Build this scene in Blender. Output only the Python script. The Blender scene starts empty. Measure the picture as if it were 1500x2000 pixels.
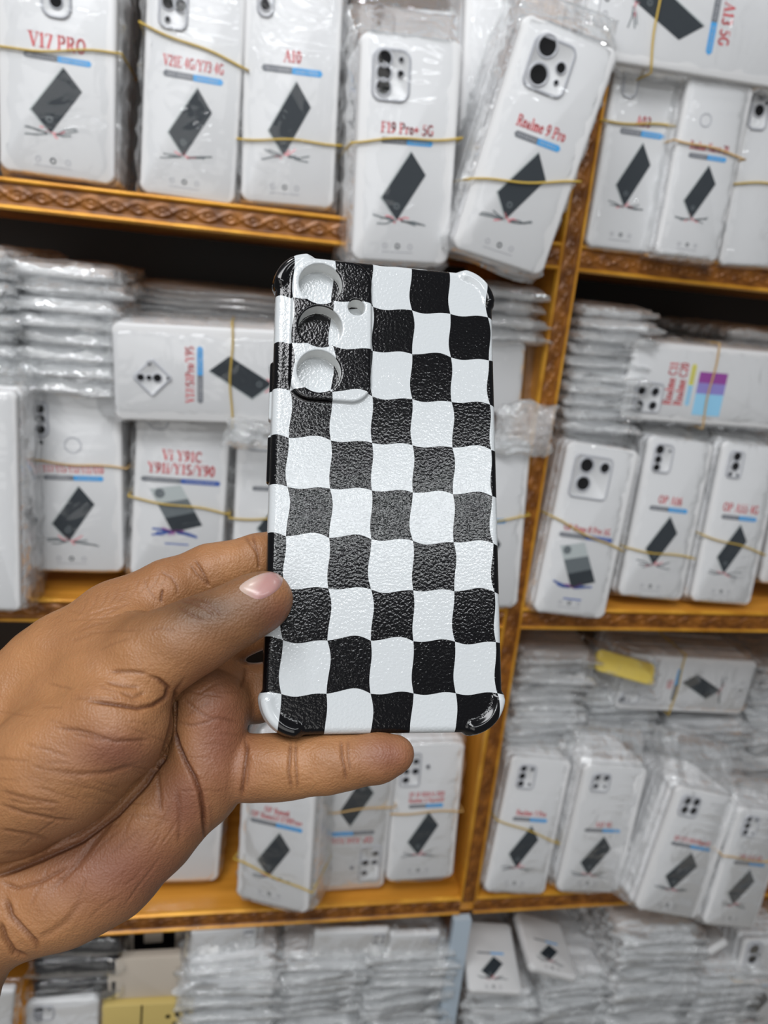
import bpy, math, random
import numpy as np
from mathutils import Vector, Matrix
from mathutils.bvhtree import BVHTree
random.seed(7)
S = bpy.context.scene
COL = S.collection

# ---------------------------------------------------------------- camera
F = 1500.0                                   # focal length in pixels of the 1500 x 2000 frame
PITCH, YAW, ROLL = [math.radians(a) for a in (16.53, 11.47, 5.80)]
CAM = np.array([0.0, -0.70, 1.45])
def _cam_axes():
    cy, sy, cp, sp, cr, sr = math.cos(YAW), math.sin(YAW), math.cos(PITCH), math.sin(PITCH), math.cos(ROLL), math.sin(ROLL)
    B = np.array([[1, 0, 0], [0, 0, -1], [0, 1, 0.]])
    Y = np.array([[cy, 0, -sy], [0, 1, 0], [sy, 0, cy]])
    P_ = np.array([[1, 0, 0], [0, cp, -sp], [0, sp, cp]])
    R_ = np.array([[cr, -sr, 0], [sr, cr, 0], [0, 0, 1]])
    return R_ @ P_ @ Y @ B                   # rows: right, down, forward
AX = _cam_axes()
CW = np.array([AX[0], -AX[1], -AX[2]]).T     # columns: right, up, back (camera to world)
cd = bpy.data.cameras.new('camera'); cam = bpy.data.objects.new('camera', cd); COL.objects.link(cam)
M4 = np.eye(4); M4[:3, :3] = CW; M4[:3, 3] = CAM
cam.matrix_world = Matrix(M4.tolist())
cd.sensor_fit = 'VERTICAL'; cd.sensor_height = 36; cd.sensor_width = 27; cd.lens = 27
cd.clip_start = 0.01
cd.dof.use_dof = True; cd.dof.focus_distance = 0.246; cd.dof.aperture_fstop = 13.5
S.camera = cam

# ---------------------------------------------------------------- light and exposure
S.view_settings.view_transform = 'Standard'; S.view_settings.look = 'None'
S.view_settings.gamma = 1; S.view_settings.use_curve_mapping = False
S.view_settings.exposure = -0.10
S.cycles.transparent_max_bounces = 18
S.cycles.max_bounces = 8
S.cycles.sample_clamp_indirect = 6
W = bpy.data.worlds.new('room_light'); S.world = W; W.use_nodes = True
W.node_tree.nodes['Background'].inputs[0].default_value = (0.97, 0.985, 1.0, 1)
W.node_tree.nodes['Background'].inputs[1].default_value = 0.17
def area(name, loc, target, sx, sy, power, color=(1, 1, 1)):
    l = bpy.data.lights.new(name, 'AREA'); l.shape = 'RECTANGLE'; l.size = sx; l.size_y = sy; l.energy = power; l.color = color
    o = bpy.data.objects.new(name, l); COL.objects.link(o); o.location = loc
    o.rotation_euler = (Vector(target) - Vector(loc)).to_track_quat('-Z', 'Y').to_euler()
    return o
for k_, p_ in enumerate(((-.95, -.75, 2.65), (.95, -.15, 2.6), (-.25, -2.0, 2.6))):
    area('added_glint_light', p_, (.1, 0, 1.1), .10, .10, 1.4)  # small lamps added to raise glints on the plastic film
def camdir(x, y, z):
    v = CW @ np.array([x, y, z]); return v / np.linalg.norm(v)
lp = CAM + 1.25 * camdir(.367, .428, .83)
area('ceiling_tube_light', tuple(lp), tuple(CAM + np.array([0, .3, -.1])), 1.3, .08, 6.5, (0.95, 0.98, 1.0))
area('ceiling_panel_light', (-.45, -1.25, 2.75), (0.05, 0, 1.05), 1.1, .5, 27, (0.97, 0.98, 1.0))
area('added_glint_spot', (-.30, -.45, 2.65), (0.1, 0, 1.2), .12, .12, 3.0, (1, 1, 1))  # freely placed small lamp, added for highlights on the bags
area('added_front_fill', (-.45, -2.1, 1.55), (0.3, 0, .85), 1.3, 1.0, 9.5, (1.0, .985, .96))  # broad fill added behind the camera to light the shelves evenly

# ---------------------------------------------------------------- placement helpers
def ray(px, py): return AX.T @ np.array([px - 750., py - 1000., F])
def P(px, py, y=0.0):                        # the point of the upright plane at world depth y seen at a pixel
    d = ray(px, py); return CAM + d * ((y - CAM[1]) / d[1])
def dep(p): return float((np.asarray(p) - CAM) @ AX[2])
def Cc(px, py, z): return np.array([(px - 750.) / F * z, (1000. - py) / F * z, -z])   # camera coordinates
def cw(v): return (CW @ np.asarray(v, float).T).T + CAM

# ---------------------------------------------------------------- objects
def link(o, parent=None):
    COL.objects.link(o)
    if parent is not None: o.parent = parent
    return o
def mesh(name, V, Fc, mats, parent=None, smooth=True, midx=None):
    me = bpy.data.meshes.new(name)
    me.from_pydata([tuple(map(float, v)) for v in V], [], [tuple(int(i) for i in f) for f in Fc])
    for m in (mats if isinstance(mats, (list, tuple)) else [mats]): me.materials.append(m)
    if smooth: me.polygons.foreach_set('use_smooth', [True] * len(me.polygons))
    if midx is not None: me.polygons.foreach_set('material_index', [int(i) for i in midx])
    me.update()
    return link(bpy.data.objects.new(name, me), parent)
def reuse(name, me, parent=None):
    return link(bpy.data.objects.new(name, me), parent)
def tag(o, label, cat, group=None, kind=None):
    if label: o['label'] = label
    if cat: o['category'] = cat
    if group: o['group'] = group
    if kind: o['kind'] = kind
    return o
def empty(name, mat4=None):
    o = bpy.data.objects.new(name, None); o.empty_display_size = .02; COL.objects.link(o)
    if mat4 is not None: o.matrix_world = Matrix(mat4.tolist())
    return o
def frame(o, x, y, z):
    m = np.eye(4); m[:3, 0] = x; m[:3, 1] = y; m[:3, 2] = z; m[:3, 3] = o; return m

# ---------------------------------------------------------------- materials
def mat(name, color=(.8, .8, .8), rough=.5, **kw):
    m = bpy.data.materials.new(name); m.use_nodes = True
    b = m.node_tree.nodes['Principled BSDF']
    b.inputs['Base Color'].default_value = (*color, 1); b.inputs['Roughness'].default_value = rough
    for k, v in kw.items(): b.inputs[k.replace('_', ' ')].default_value = v
    return m
def N(m, t, **kw):
    n = m.node_tree.nodes.new(t)
    for k, v in kw.items(): setattr(n, k, v)
    return n
def L(m, a, b): m.node_tree.links.new(a, b)
def bump(m, scale=200., strength=.3, dist=.001, detail=3, kind='ShaderNodeTexNoise'):
    b = m.node_tree.nodes['Principled BSDF']
    tc = N(m, 'ShaderNodeTexCoord'); n = N(m, kind); n.inputs['Scale'].default_value = scale
    if 'Detail' in n.inputs: n.inputs['Detail'].default_value = detail
    bp = N(m, 'ShaderNodeBump'); bp.inputs['Strength'].default_value = strength; bp.inputs['Distance'].default_value = dist
    L(m, tc.outputs['Object'], n.inputs['Vector']); L(m, n.outputs[0], bp.inputs['Height']); L(m, bp.outputs[0], b.inputs['Normal'])
    return n, tc
def two_tone(m, scale, c1, c2, stretch=(1, 1, 1), lo=.35, hi=.65):
    b = m.node_tree.nodes['Principled BSDF']
    tc = N(m, 'ShaderNodeTexCoord'); mp = N(m, 'ShaderNodeMapping'); mp.inputs['Scale'].default_value = stretch
    n = N(m, 'ShaderNodeTexNoise'); n.inputs['Scale'].default_value = scale; n.inputs['Detail'].default_value = 4
    r = N(m, 'ShaderNodeValToRGB'); r.color_ramp.elements[0].position = lo; r.color_ramp.elements[1].position = hi
    r.color_ramp.elements[0].color = (*c1, 1); r.color_ramp.elements[1].color = (*c2, 1)
    L(m, tc.outputs['Object'], mp.inputs[0]); L(m, mp.outputs[0], n.inputs['Vector']); L(m, n.outputs[0], r.inputs[0]); L(m, r.outputs[0], b.inputs['Base Color'])

def plastic_film(name, haze=.10, tint=(.9, .92, .93), gloss=.32, scale=90., bstr=.6, rough=.13):
    m = bpy.data.materials.new(name); m.use_nodes = True
    nt = m.node_tree; nt.nodes.remove(nt.nodes['Principled BSDF']); out = nt.nodes['Material Output']
    tc = N(m, 'ShaderNodeTexCoord'); n1 = N(m, 'ShaderNodeTexNoise'); n1.inputs['Scale'].default_value = scale
    n1.inputs['Detail'].default_value = 3; n1.inputs['Distortion'].default_value = 1.2
    v = N(m, 'ShaderNodeTexVoronoi'); v.feature = 'DISTANCE_TO_EDGE'; v.inputs['Scale'].default_value = scale * .55
    ad = N(m, 'ShaderNodeMath', operation='ADD'); L(m, n1.outputs[0], ad.inputs[0]); L(m, v.outputs[0], ad.inputs[1])
    bp = N(m, 'ShaderNodeBump'); bp.inputs['Strength'].default_value = bstr; bp.inputs['Distance'].default_value = .004
    L(m, tc.outputs['Object'], n1.inputs['Vector']); L(m, tc.outputs['Object'], v.inputs['Vector']); L(m, ad.outputs[0], bp.inputs['Height'])
    tr = N(m, 'ShaderNodeBsdfTransparent'); tr.inputs[0].default_value = (.975, .98, .985, 1)
    gl = N(m, 'ShaderNodeBsdfGlossy'); gl.inputs['Roughness'].default_value = rough; gl.inputs['Color'].default_value = (1, 1, 1, 1)
    df = N(m, 'ShaderNodeBsdfDiffuse'); df.inputs[0].default_value = (*tint, 1)
    L(m, bp.outputs[0], gl.inputs['Normal']); L(m, bp.outputs[0], df.inputs['Normal'])
    fr = N(m, 'ShaderNodeLayerWeight'); fr.inputs[0].default_value = gloss; L(m, bp.outputs[0], fr.inputs['Normal'])
    m1 = N(m, 'ShaderNodeMixShader'); m1.inputs[0].default_value = haze
    L(m, tr.outputs[0], m1.inputs[1]); L(m, df.outputs[0], m1.inputs[2])
    m2 = N(m, 'ShaderNodeMixShader'); fm = N(m, 'ShaderNodeMath', operation='MINIMUM'); fm.inputs[1].default_value = .40
    L(m, fr.outputs['Fresnel'], fm.inputs[0]); L(m, fm.outputs[0], m2.inputs[0])
    L(m, m1.outputs[0], m2.inputs[1]); L(m, gl.outputs[0], m2.inputs[2]); L(m, m2.outputs[0], out.inputs[0])
    return m

MT = dict(
    case_white=mat('white_translucent_tpu', (.63, .632, .638), .38),
    case_side=mat('clear_tpu_edge', (.74, .74, .75), .35),
    film=plastic_film('thin_clear_film', .010, gloss=.26, scale=20, bstr=1.0, rough=.07),
    film_edge=plastic_film('creased_clear_film', .18, gloss=.33, scale=45, bstr=1.0, rough=.09),
    film_thick=plastic_film('crinkled_clear_film', .25, gloss=.34, scale=55, bstr=1.0, rough=.09),
    red=mat('red_print', (.62, .07, .08), .5), grey=mat('grey_print', (.16, .17, .19), .5),
    blue=mat('blue_print', (.04, .32, .68), .5), navy=mat('navy_print', (.04, .10, .36), .5),
    ink=mat('black_print', (.010, .017, .024), .7), inkgrey=mat('slate_print', (.12, .14, .15), .4),
    silver=mat('silver_print', (.42, .46, .46), .4), faint=mat('pale_grey_print', (.40, .40, .42), .5),
    purple=mat('purple_print', (.28, .05, .30), .5), cyan=mat('pale_blue_print', (.28, .58, .80), .5), pink=mat('pink_print', (.75, .25, .28), .5),
    lilac=mat('lilac_print', (.26, .22, .55), .5),
    yellow=mat('yellow_print', (.65, .6, .05), .5),
    hole=mat('dark_lens_opening', (.004, .004, .005), .9, Specular_IOR_Level=.05), ring=mat('clear_grey_rim', (.42, .43, .46), .3),
    band=mat('mustard_rubber', (.50, .34, .05), .5), band2=mat('tan_rubber', (.52, .33, .12), .5),
    gold=mat('gold_paint', (.56, .26, .045), .3, Metallic=.35), carved=mat('carved_brown_wood', (.30, .115, .03), .33, Metallic=.15),
    board=mat('orange_laminate', (.44, .19, .055), .3), back=mat('shade_black_back_panel', (.012, .011, .010), .6),  # back: dark panel, with the bays' shade put into its near-black colour
    paint=mat('blue_grey_paint', (.42, .50, .58), .4),
    wall=mat('plaster', (.4, .38, .35), .8), floor=mat('tile_floor', (.3, .28, .25), .5),
    kraft=mat('beige_card', (.50, .44, .37), .7), yellowcard=mat('yellow_card', (.55, .42, .14), .6), blackbox=mat('black_card', (.02, .02, .022), .35),
    darkcase=mat('black_tpu', (.015, .015, .017), .3), golden=mat('yellow_sheet', (.72, .55, .10), .5),
)
two_tone(MT['carved'], 60, (.12, .038, .005), (.30, .11, .014))
two_tone(MT['board'], 6, (.52, .215, .024), (.68, .30, .045), (1, 12, 1))
two_tone(MT['gold'], 30, (.48, .20, .015), (.68, .34, .035))

# ---------------------------------------------------------------- shape builders
def rrect(w, h, r, n=6):
    pts = []
    for cx, cy, a0 in ((w/2-r, h/2-r, 0), (-w/2+r, h/2-r, 90), (-w/2+r, -h/2+r, 180), (w/2-r, -h/2+r, 270)):
        for i in range(n + 1):
            a = math.radians(a0 + 90 * i / n); pts.append((cx + r * math.cos(a), cy + r * math.sin(a)))
    return pts
def slab_data(w, h, t, r=.010, b=.0022, bumps=.0012):
    """rounded plate, back at z=-t, front at z=0, centred on x, bottom edge at y=0"""
    V, Fc = [], []
    prof = [(-b, -t), (-b*.3, -t + b*.3), (0, -t + b), (0, -b), (-b*.3, -b*.3), (-b, 0)]
    base = rrect(w, h, r); n = len(base)
    for ins, z in prof:
        for k, (x, y) in enumerate(base):
            l = math.hypot(x, y)
            cx, cy = max(-w/2 + r, min(w/2 - r, x)), max(-h/2 + r, min(h/2 - r, y))
            dx, dy = (x - cx) / r, (y - cy) / r
            e = ins + (bumps * (2 * abs(dx * dy)) ** .6 if z <= 0 else 0)
            V.append((x + dx * e, y + dy * e + h/2, z))
    for j in range(len(prof) - 1):
        for k in range(n):
            a, c = j*n + k, j*n + (k+1) % n
            Fc.append((a, c, c + n, a + n))
    Fc.append(list(range(n))[::-1]); Fc.append([(len(prof)-1)*n + k for k in range(n)])
    return V, Fc
def tri(x): return np.abs((x % 1.0) - .5) * 2
def crumple(Pn, scale, seed, octs=3):
    rs = np.random.RandomState(seed); out = np.zeros(len(Pn))
    a, s = 1.0, scale
    for o in range(octs):
        for q in range(3):
            d = rs.randn(3); d /= np.linalg.norm(d); d2 = rs.randn(3)
            w = .35 * np.sin(Pn @ d2 * s * .9 + rs.rand() * 6)
            out += a * (tri(Pn @ d * s + w + rs.rand()) - .5) / 3
        a *= .5; s *= 2.1
    return out
def bag_data(w, h, t, m=.005, top=.018, bot=.006, amp=.003, ampf=.0015, seed=0, nr=34, ns=44, ex=5.0, flat=.25):
    """crumpled film sleeve around a w x h x t pack whose front face is z=0; front stays close to the pack"""
    V = []
    ys = np.linspace(-bot, h + top, nr)
    for j, y in enumerate(ys):
        ft = 1.0
        if y > h: ft = 1 - (1 - flat) * ((y - h) / top) ** .7
        if y < 0: ft = 1 - .6 * (-y / bot)
        for i in range(ns):
            a = 2 * math.pi * i / ns
            c, s = math.cos(a), math.sin(a)
            x = math.copysign(abs(c) ** (2/ex), c) * (w/2 + m)
            z = -t/2 + math.copysign(abs(s) ** (2/ex), s) * (t/2 + .0012) * ft
            V.append((x, y, z))
    V = np.array(V)
    c1 = crumple(V, 60, seed); c2 = crumple(V, 46, seed + 50, 4); c3 = crumple(V, 38, seed + 90)
    side = np.clip((np.abs(V[:, 0]) - w/2 + .004) / .006, 0, 1)
    ends = np.clip(np.maximum((V[:, 1] - h + .003) / .008, (-V[:, 1] + .002) / .006), 0, 1)
    k = np.maximum(side, ends)
    V[:, 0] += c1 * amp * (.4 + k) ; V[:, 1] += c3 * amp * k * 1.2
    V[:, 2] += np.where(V[:, 2] > -t/2, ampf * (c2 + .5) * 1.6 * (1-k) + c2 * amp * k, c2 * amp * .5)
    Fc = []
    for j in range(nr - 1):
        for i in range(ns):
            a, b = j*ns + i, j*ns + (i+1) % ns
            Fc.append((a, b, b + ns, a + ns))
    Fc.append(list(range(ns))[::-1]); Fc.append([(nr-1)*ns + i for i in range(ns)])
    return V, Fc
def tube_data(pts, r, closed=False, n=8):
    pts = [Vector(p) for p in pts]; V, Fc = [], []; m = len(pts)
    for i, p in enumerate(pts):
        a = pts[(i-1) % m] if (closed or i > 0) else p; b = pts[(i+1) % m] if (closed or i < m-1) else p
        d = (b - a).normalized(); u = d.orthogonal().normalized() if i == 0 else (u0 - d * u0.dot(d)).normalized()
        u0 = u; v = d.cross(u)
        for k in range(n):
            an = 2*math.pi*k/n; V.append(tuple(p + (u*math.cos(an) + v*math.sin(an)) * r))
    for i in range(m if closed else m-1):
        for k in range(n):
            a = i*n + k; b = i*n + (k+1) % n; c = ((i+1) % m)*n + (k+1) % n; d_ = ((i+1) % m)*n + k
            Fc.append((a, b, c, d_))
    return V, Fc

class MB:                                    # collects flat shapes of several materials into one mesh
    def __init__(s): s.V = []; s.F = []; s.M = []
    def poly(s, pts, m, z=0.0):
        b = len(s.V); s.V += [(p[0], p[1], z) for p in pts]; s.F.append(tuple(range(b, b + len(pts)))); s.M.append(m)
    def disc(s, x, y, r, m, z=0.0, ry=None, n=20):
        s.poly([(x + r*math.cos(2*math.pi*k/n), y + (ry or r)*math.sin(2*math.pi*k/n)) for k in range(n)], m, z)
    def ringd(s, x, y, r0, r1, m, z=0.0, n=24):
        for k in range(n):
            a, b = 2*math.pi*k/n, 2*math.pi*(k+1)/n
            s.poly([(x+r0*math.cos(a), y+r0*math.sin(a)), (x+r1*math.cos(a), y+r1*math.sin(a)), (x+r1*math.cos(b), y+r1*math.sin(b)), (x+r0*math.cos(b), y+r0*math.sin(b))], m, z)
    def stroke(s, pts, wd, m, z=0.0):
        for (a, b) in zip(pts[:-1], pts[1:]):
            dx, dy = b[0]-a[0], b[1]-a[1]; l = math.hypot(dx, dy) or 1e-9; nx, ny = -dy/l*wd/2, dx/l*wd/2
            ex, ey = dx/l*wd*.25, dy/l*wd*.25
            s.poly([(a[0]+nx-ex, a[1]+ny-ey), (a[0]-nx-ex, a[1]-ny-ey), (b[0]-nx+ex, b[1]-ny+ey), (b[0]+nx+ex, b[1]+ny+ey)], m, z)
    def slab(s, pts, m, z0, z1):
        n = len(pts); b = len(s.V); s.V += [(x, y, z0) for x, y in pts] + [(x, y, z1) for x, y in pts]
        s.F.append(tuple(range(b + n, b + 2*n))); s.M.append(m)
        for k in range(n): s.F.append((b+k, b+(k+1) % n, b+n+(k+1) % n, b+n+k)); s.M.append(m)
    def build(s, name, mats, parent, smooth=False): return mesh(name, s.V, s.F, mats, parent, smooth, s.M)

# serif letters drawn as thick and thin strokes: (thick?, points); cap height 1
def arc(cx, cy, rx, ry, a0, a1, n=9): return [(cx + rx*math.cos(math.radians(a0+(a1-a0)*i/n)), cy + ry*math.sin(math.radians(a0+(a1-a0)*i/n))) for i in range(n+1)]
def sf(x, y, w=.2): return (0, [(x - w, y), (x + w, y)])
B_ = 1
GL = {
 'V': (.8, [(1, [(.12,1),(.42,0)]), (0, [(.42,0),(.70,1)]), sf(.14,1), sf(.70,1,.14)]),
 '1': (.5, [(1, [(.26,0),(.26,1)]), sf(.26,0), (0, [(.08,.82),(.26,1)])]),
 '7': (.6, [(0, [(.06,.78),(.08,.97),(.54,.97)]), (1, [(.52,.95),(.24,0)])]),
 'P': (.72, [(1, [(.18,0),(.18,1)]), sf(.18,0), (0, [(.04,1),(.4,1)]), (1, arc(.38,.74,.22,.24,80,-80)), (0, [(.18,.48),(.4,.48)])]),
 'R': (.78, [(1, [(.18,0),(.18,1)]), sf(.18,0), (0, [(.04,1),(.4,1)]), (1, arc(.38,.75,.20,.23,80,-80)), (0, [(.18,.5),(.4,.5)]), (1, [(.38,.5),(.66,.0)]), sf(.66,0,.12)]),
 'O': (.85, [(1, arc(.42,.5,.30,.48,0,360,18))]), '0': (.6, [(1, arc(.29,.5,.19,.48,0,360,16))]),
 'A': (.8, [(0, [(.12,0),(.40,1)]), (1, [(.40,1),(.68,0)]), (0, [(.22,.34),(.58,.34)]), sf(.12,0,.13), sf(.68,0,.17)]),
 'F': (.66, [(1, [(.18,0),(.18,1)]), sf(.18,0), (0, [(.04,1),(.6,1),(.6,.82)]), (0, [(.18,.52),(.45,.52)]), (0, [(.45,.42),(.45,.62)])]),
 'E': (.68, [(1, [(.18,0),(.18,1)]), (0, [(.04,1),(.6,1),(.6,.82)]), (0, [(.18,.52),(.45,.52)]), (0, [(.04,0),(.62,0),(.62,.2)])]),
 'G': (.82, [(1, arc(.42,.5,.30,.48,50,310,14)), (1, [(.64,.1),(.64,.42)]), sf(.62,.44,.14)]),
 'C': (.75, [(1, arc(.40,.5,.30,.48,50,310,14)), (0, [(.60,.95),(.60,.72)])]),
 'Y': (.78, [(1, [(.12,1),(.38,.48)]), (0, [(.38,.48),(.64,1)]), (1, [(.38,.5),(.38,0)]), sf(.38,0), sf(.13,1,.14), sf(.64,1,.12)]),
 'S': (.62, [(1, arc(.31,.74,.19,.23,40,270,9) + arc(.31,.26,.20,.24,90,-140,9))]),
 'M': (1.0, [(0, [(.16,0),(.16,1)]), (1, [(.16,1),(.48,.05)]), (0, [(.48,.05),(.80,1)]), (1, [(.80,1),(.80,0)]), sf(.16,0,.13), sf(.8,0,.16)]),
 'N': (.85, [(0, [(.16,0),(.16,1)]), (1, [(.16,1),(.66,0)]), (0, [(.66,0),(.66,1)]), sf(.16,0,.13), sf(.66,1,.13)]),
 '9': (.6, [(1, arc(.29,.70,.19,.28,0,360,12)), (1, [(.48,.7),(.44,.3),(.14,.02)])]),
 '6': (.6, [(1, arc(.29,.30,.19,.28,0,360,12)), (1, [(.10,.3),(.14,.7),(.44,.98)])]),
 '8': (.6, [(1, arc(.29,.74,.17,.23,0,360,12)), (1, arc(.29,.26,.20,.25,0,360,12))]),
 '3': (.6, [(1, arc(.27,.74,.18,.23,130,-80)), (1, arc(.27,.26,.21,.25,80,-140))]),
 '2': (.6, [(1, arc(.28,.72,.19,.25,150,-20,8) + [(.10,.04)]), (1, [(.08,.05),(.52,.05)])]),
 '5': (.6, [(0, [(.50,.97),(.16,.97),(.14,.58)]), (1, arc(.26,.32,.22,.30,110,-140,10))]),
 '4': (.62, [(1, [(.40,0),(.40,1)]), (0, [(.40,1),(.06,.30),(.58,.30)])]),
 '/': (.42, [(0, [(.04,-.05),(.38,1.05)])]), '+': (.6, [(1, [(.08,.45),(.52,.45)]), (1, [(.30,.22),(.30,.68)])]),
 'i': (.34, [(1, [(.17,0),(.17,.62)]), (1, [(.17,.86),(.17,.95)]), sf(.17,0,.14), sf(.12,.62,.09)]),
 'l': (.34, [(1, [(.17,0),(.17,1)]), sf(.17,0,.14), sf(.12,1,.09)]),
 'r': (.46, [(1, [(.15,0),(.15,.64)]), sf(.15,0,.13), (1, arc(.30,.44,.14,.18,150,60,4))]),
 'o': (.54, [(1, arc(.27,.32,.18,.30,0,360,14))]), 'e': (.52, [(1, arc(.26,.32,.18,.30,10,330,12)), (0, [(.10,.36),(.44,.36)])]),
 'a': (.54, [(1, arc(.24,.20,.15,.18,0,360,10)), (1, [(.39,.0),(.39,.45)]), (0, arc(.25,.46,.14,.16,0,150,6))]),
 'm': (.86, [(1, [(.14,0),(.14,.64)]), (1, arc(.28,.42,.14,.2,150,20,4)+[(.42,0)]), (1, arc(.56,.42,.14,.2,150,20,4)+[(.70,0)]), sf(.14,0,.1), sf(.42,0,.1), sf(.70,0,.1)]),
 'n': (.6, [(1, [(.14,0),(.14,.64)]), (1, arc(.30,.42,.15,.2,150,20,4)+[(.45,0)]), sf(.14,0,.1), sf(.45,0,.1)]),
 'u': (.6, [(1, [(.14,.64),(.14,.2)]), (1, arc(.28,.2,.14,.2,180,330,5)), (1, [(.45,.64),(.45,0)])]),
 'U': (.8, [(1, [(.16,1),(.16,.3)] + arc(.40,.3,.24,.28,180,360,8) + [(.64,1)]), sf(.16,1,.13), sf(.64,1,.13)]),
 'Z': (.7, [(0, [(.08,.8),(.10,.97),(.6,.97)]), (1, [(.58,.97),(.1,.03)]), (0, [(.1,.03),(.6,.03),(.62,.2)])]),
 'x': (.56, [(1, [(.08,.62),(.44,0)]), (0, [(.44,.62),(.08,0)])]), 'z': (.5, [(0, [(.06,.6),(.42,.6)]), (1, [(.42,.6),(.08,.04)]), (0, [(.06,.03),(.44,.03)])]),
 'd': (.58, [(1, arc(.24,.32,.16,.30,0,360,12)), (1, [(.42,0),(.42,1)])]), 't': (.4, [(1, [(.16,.9),(.16,.1),(.30,.02)]), (0, [(.02,.64),(.32,.64)])]),
 ' ': (.34, []), 's': (.46, [(1, arc(.22,.47,.14,.15,40,270,7) + arc(.22,.17,.15,.16,90,-140,7))]),
}
def text_w(t): return sum(GL[c][0] for c in t)
def draw_text(mb, t, cx, y, size, m, z, maxw=None, squeeze=.95):
    w = text_w(t) * size * squeeze
    k = squeeze * min(1, (maxw / w) if maxw else 1)
    x = cx - text_w(t) * size * k / 2
    for c in t:
        adv, st = GL[c]
        for thick, pts in st:
            mb.stroke([(x + px_*size*k, y + py_*size) for px_, py_ in pts], size * (k * .185 if thick else .07), m, z)
        x += adv * size * k

PM = ['red', 'grey', 'blue', 'ink', 'faint', 'navy', 'silver', 'inkgrey', 'purple', 'cyan', 'pink', 'yellow', 'lilac']
PI_ = {k: i for i, k in enumerate(PM)}
def printed(parent, w, h, lines, art, tv=.43, seed=0, bar=('grey', 'blue'), barw=.52, ts=.0478, z=.00025):
    """the printing on the front of a case: red model name, two-colour bar, pictured handset, splash, small icons"""
    mb = MB(); rs = random.Random(seed)
    X = lambda u: (u - .5) * w
    Y = lambda v: h * (1 - v)
    sz = h * ts * .90
    n = len(lines)
    for i, t in enumerate(lines):
        draw_text(mb, t, 0, Y(tv) + (n - 1 - i) * sz * 1.35, sz, PI_['red'], z, w * max(.52, barw))
    bh = h * .028; by = Y(tv) - sz * .45 - bh; bw = w * barw / 2
    L_ = [(-bw, by + bh/2)] + [(-bw + bh/2 - bh/2*math.cos(a), by + bh/2 + bh/2*math.sin(a)) for a in (.5, 1.0, 1.57)]
    mb.poly([(-bw + bh*.4, by), (0, by), (0, by + bh), (-bw + bh*.4, by + bh), (-bw, by + bh/2)], PI_[bar[0]], z)
    mb.poly([(0, by), (bw - bh*.4, by), (bw, by + bh/2), (bw - bh*.4, by + bh), (0, by + bh)], PI_[bar[1]], z)
    for side in (-1, 1):                      # tiny pale lettering inside the bar
        x = -bw * .82 if side < 0 else bw * .14
        while x < (-bw * .1 if side < 0 else bw * .85):
            mb.stroke([(x, by + bh*.3), (x, by + bh*.7)], bh * .12, PI_['faint'], z * 1.6); x += bh * (.28 + .2 * rs.random())
    v0 = tv + .075
    if art == 'A':                            # handset standing on one corner, leaning right
        q = [(.55, v0), (.71, v0 + .10), (.44, v0 + .315), (.27, v0 + .215)]
        mb.slab([(X(a), Y(b)) for a, b in q][::-1], PI_['ink'], 0, z)
        mb.stroke([(X(.545), Y(v0)), (X(.265), Y(v0 + .215)), (X(.44), Y(v0 + .322))], w * .012, PI_['silver'], z * 1.5)
        mb.ringd(X(.43), Y(v0 + .25), w*.018, w*.03, PI_['inkgrey'], z * 1.6, 10)
        c1, c2, sy = 'inkgrey', 'pink', v0 + .315
    elif art == 'B':                          # handset leaning left, silver to black
        q = [(.17, v0 + .02), (.50, v0 - .015), (.76, v0 + .21), (.44, v0 + .26)]
        def lerp(a, b, t): return (a[0]+(b[0]-a[0])*t, a[1]+(b[1]-a[1])*t)
        st = ['silver', 'silver', 'inkgrey', 'inkgrey', 'ink', 'ink']
        for i, c in enumerate(st):
            a, b = i / 6, (i + 1) / 6
            pts = [lerp(q[0], q[3], a), lerp(q[1], q[2], a), lerp(q[1], q[2], b), lerp(q[0], q[3], b)]
            mb.poly([(X(p), Y(v)) for p, v in pts][::-1], PI_[c], z)
        mb.disc(X(.28), Y(v0 + .04), w*.055, PI_['inkgrey'], z * 1.5)
        c1, c2, sy = 'navy', 'purple', v0 + .255
        mb.poly([(X(.36), Y(sy+.075)), (X(.62), Y(sy+.075)), (X(.62), Y(sy+.067)), (X(.36), Y(sy+.067))], PI_['navy'], z)
    elif art == 'C':                          # violet and pale blue square
        for i in range(8):
            a = i / 8; c = 'cyan' if i < 4 else ('lilac' if i < 6 else 'purple')
            mb.poly([(X(.12 + .56*a), Y(v0+.17)), (X(.12+.56*(a+.125)), Y(v0+.17)), (X(.12+.56*(a+.125)), Y(v0)), (X(.12+.56*a), Y(v0))], PI_[c], z)
        c1, c2, sy = 'faint', 'faint', v0 + .22
    if art in 'AB':
        for k in range(11):                   # splash round the corner that touches down
            a = math.pi * (k / 10.0) ; l = w * (.06 + .20 * abs(math.cos(a)) * rs.uniform(.6, 1))
            x0 = X(.45) + math.cos(a) * w * .04; y0 = Y(sy) + abs(math.sin(a)) * w * .02 - w*.01
            x1 = x0 + math.cos(a) * l; y1 = y0 + w * rs.uniform(-.05, .07)
            mb.stroke([(x0, y0), ((x0+x1)/2, (y0+y1)/2 + w * rs.uniform(-.02, .02)), (x1, y1)], w * (.022 if art == 'B' else .013), PI_[c2 if k in (3, 4, 5, 6, 7) else c1], z)
    for k in (-1, 0, 1):                      # three small icons and a line of fine print
        mb.ringd(k * w*.13 - w*.04, Y(.925), w*.016, w*.028, PI_['faint'] if k else PI_['ink'], z, 10)
    mb.poly([(-w*.20, Y(.955)), (w*.12, Y(.955)), (w*.12, Y(.951)), (-w*.20, Y(.951))], PI_['faint'], z)
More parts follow.
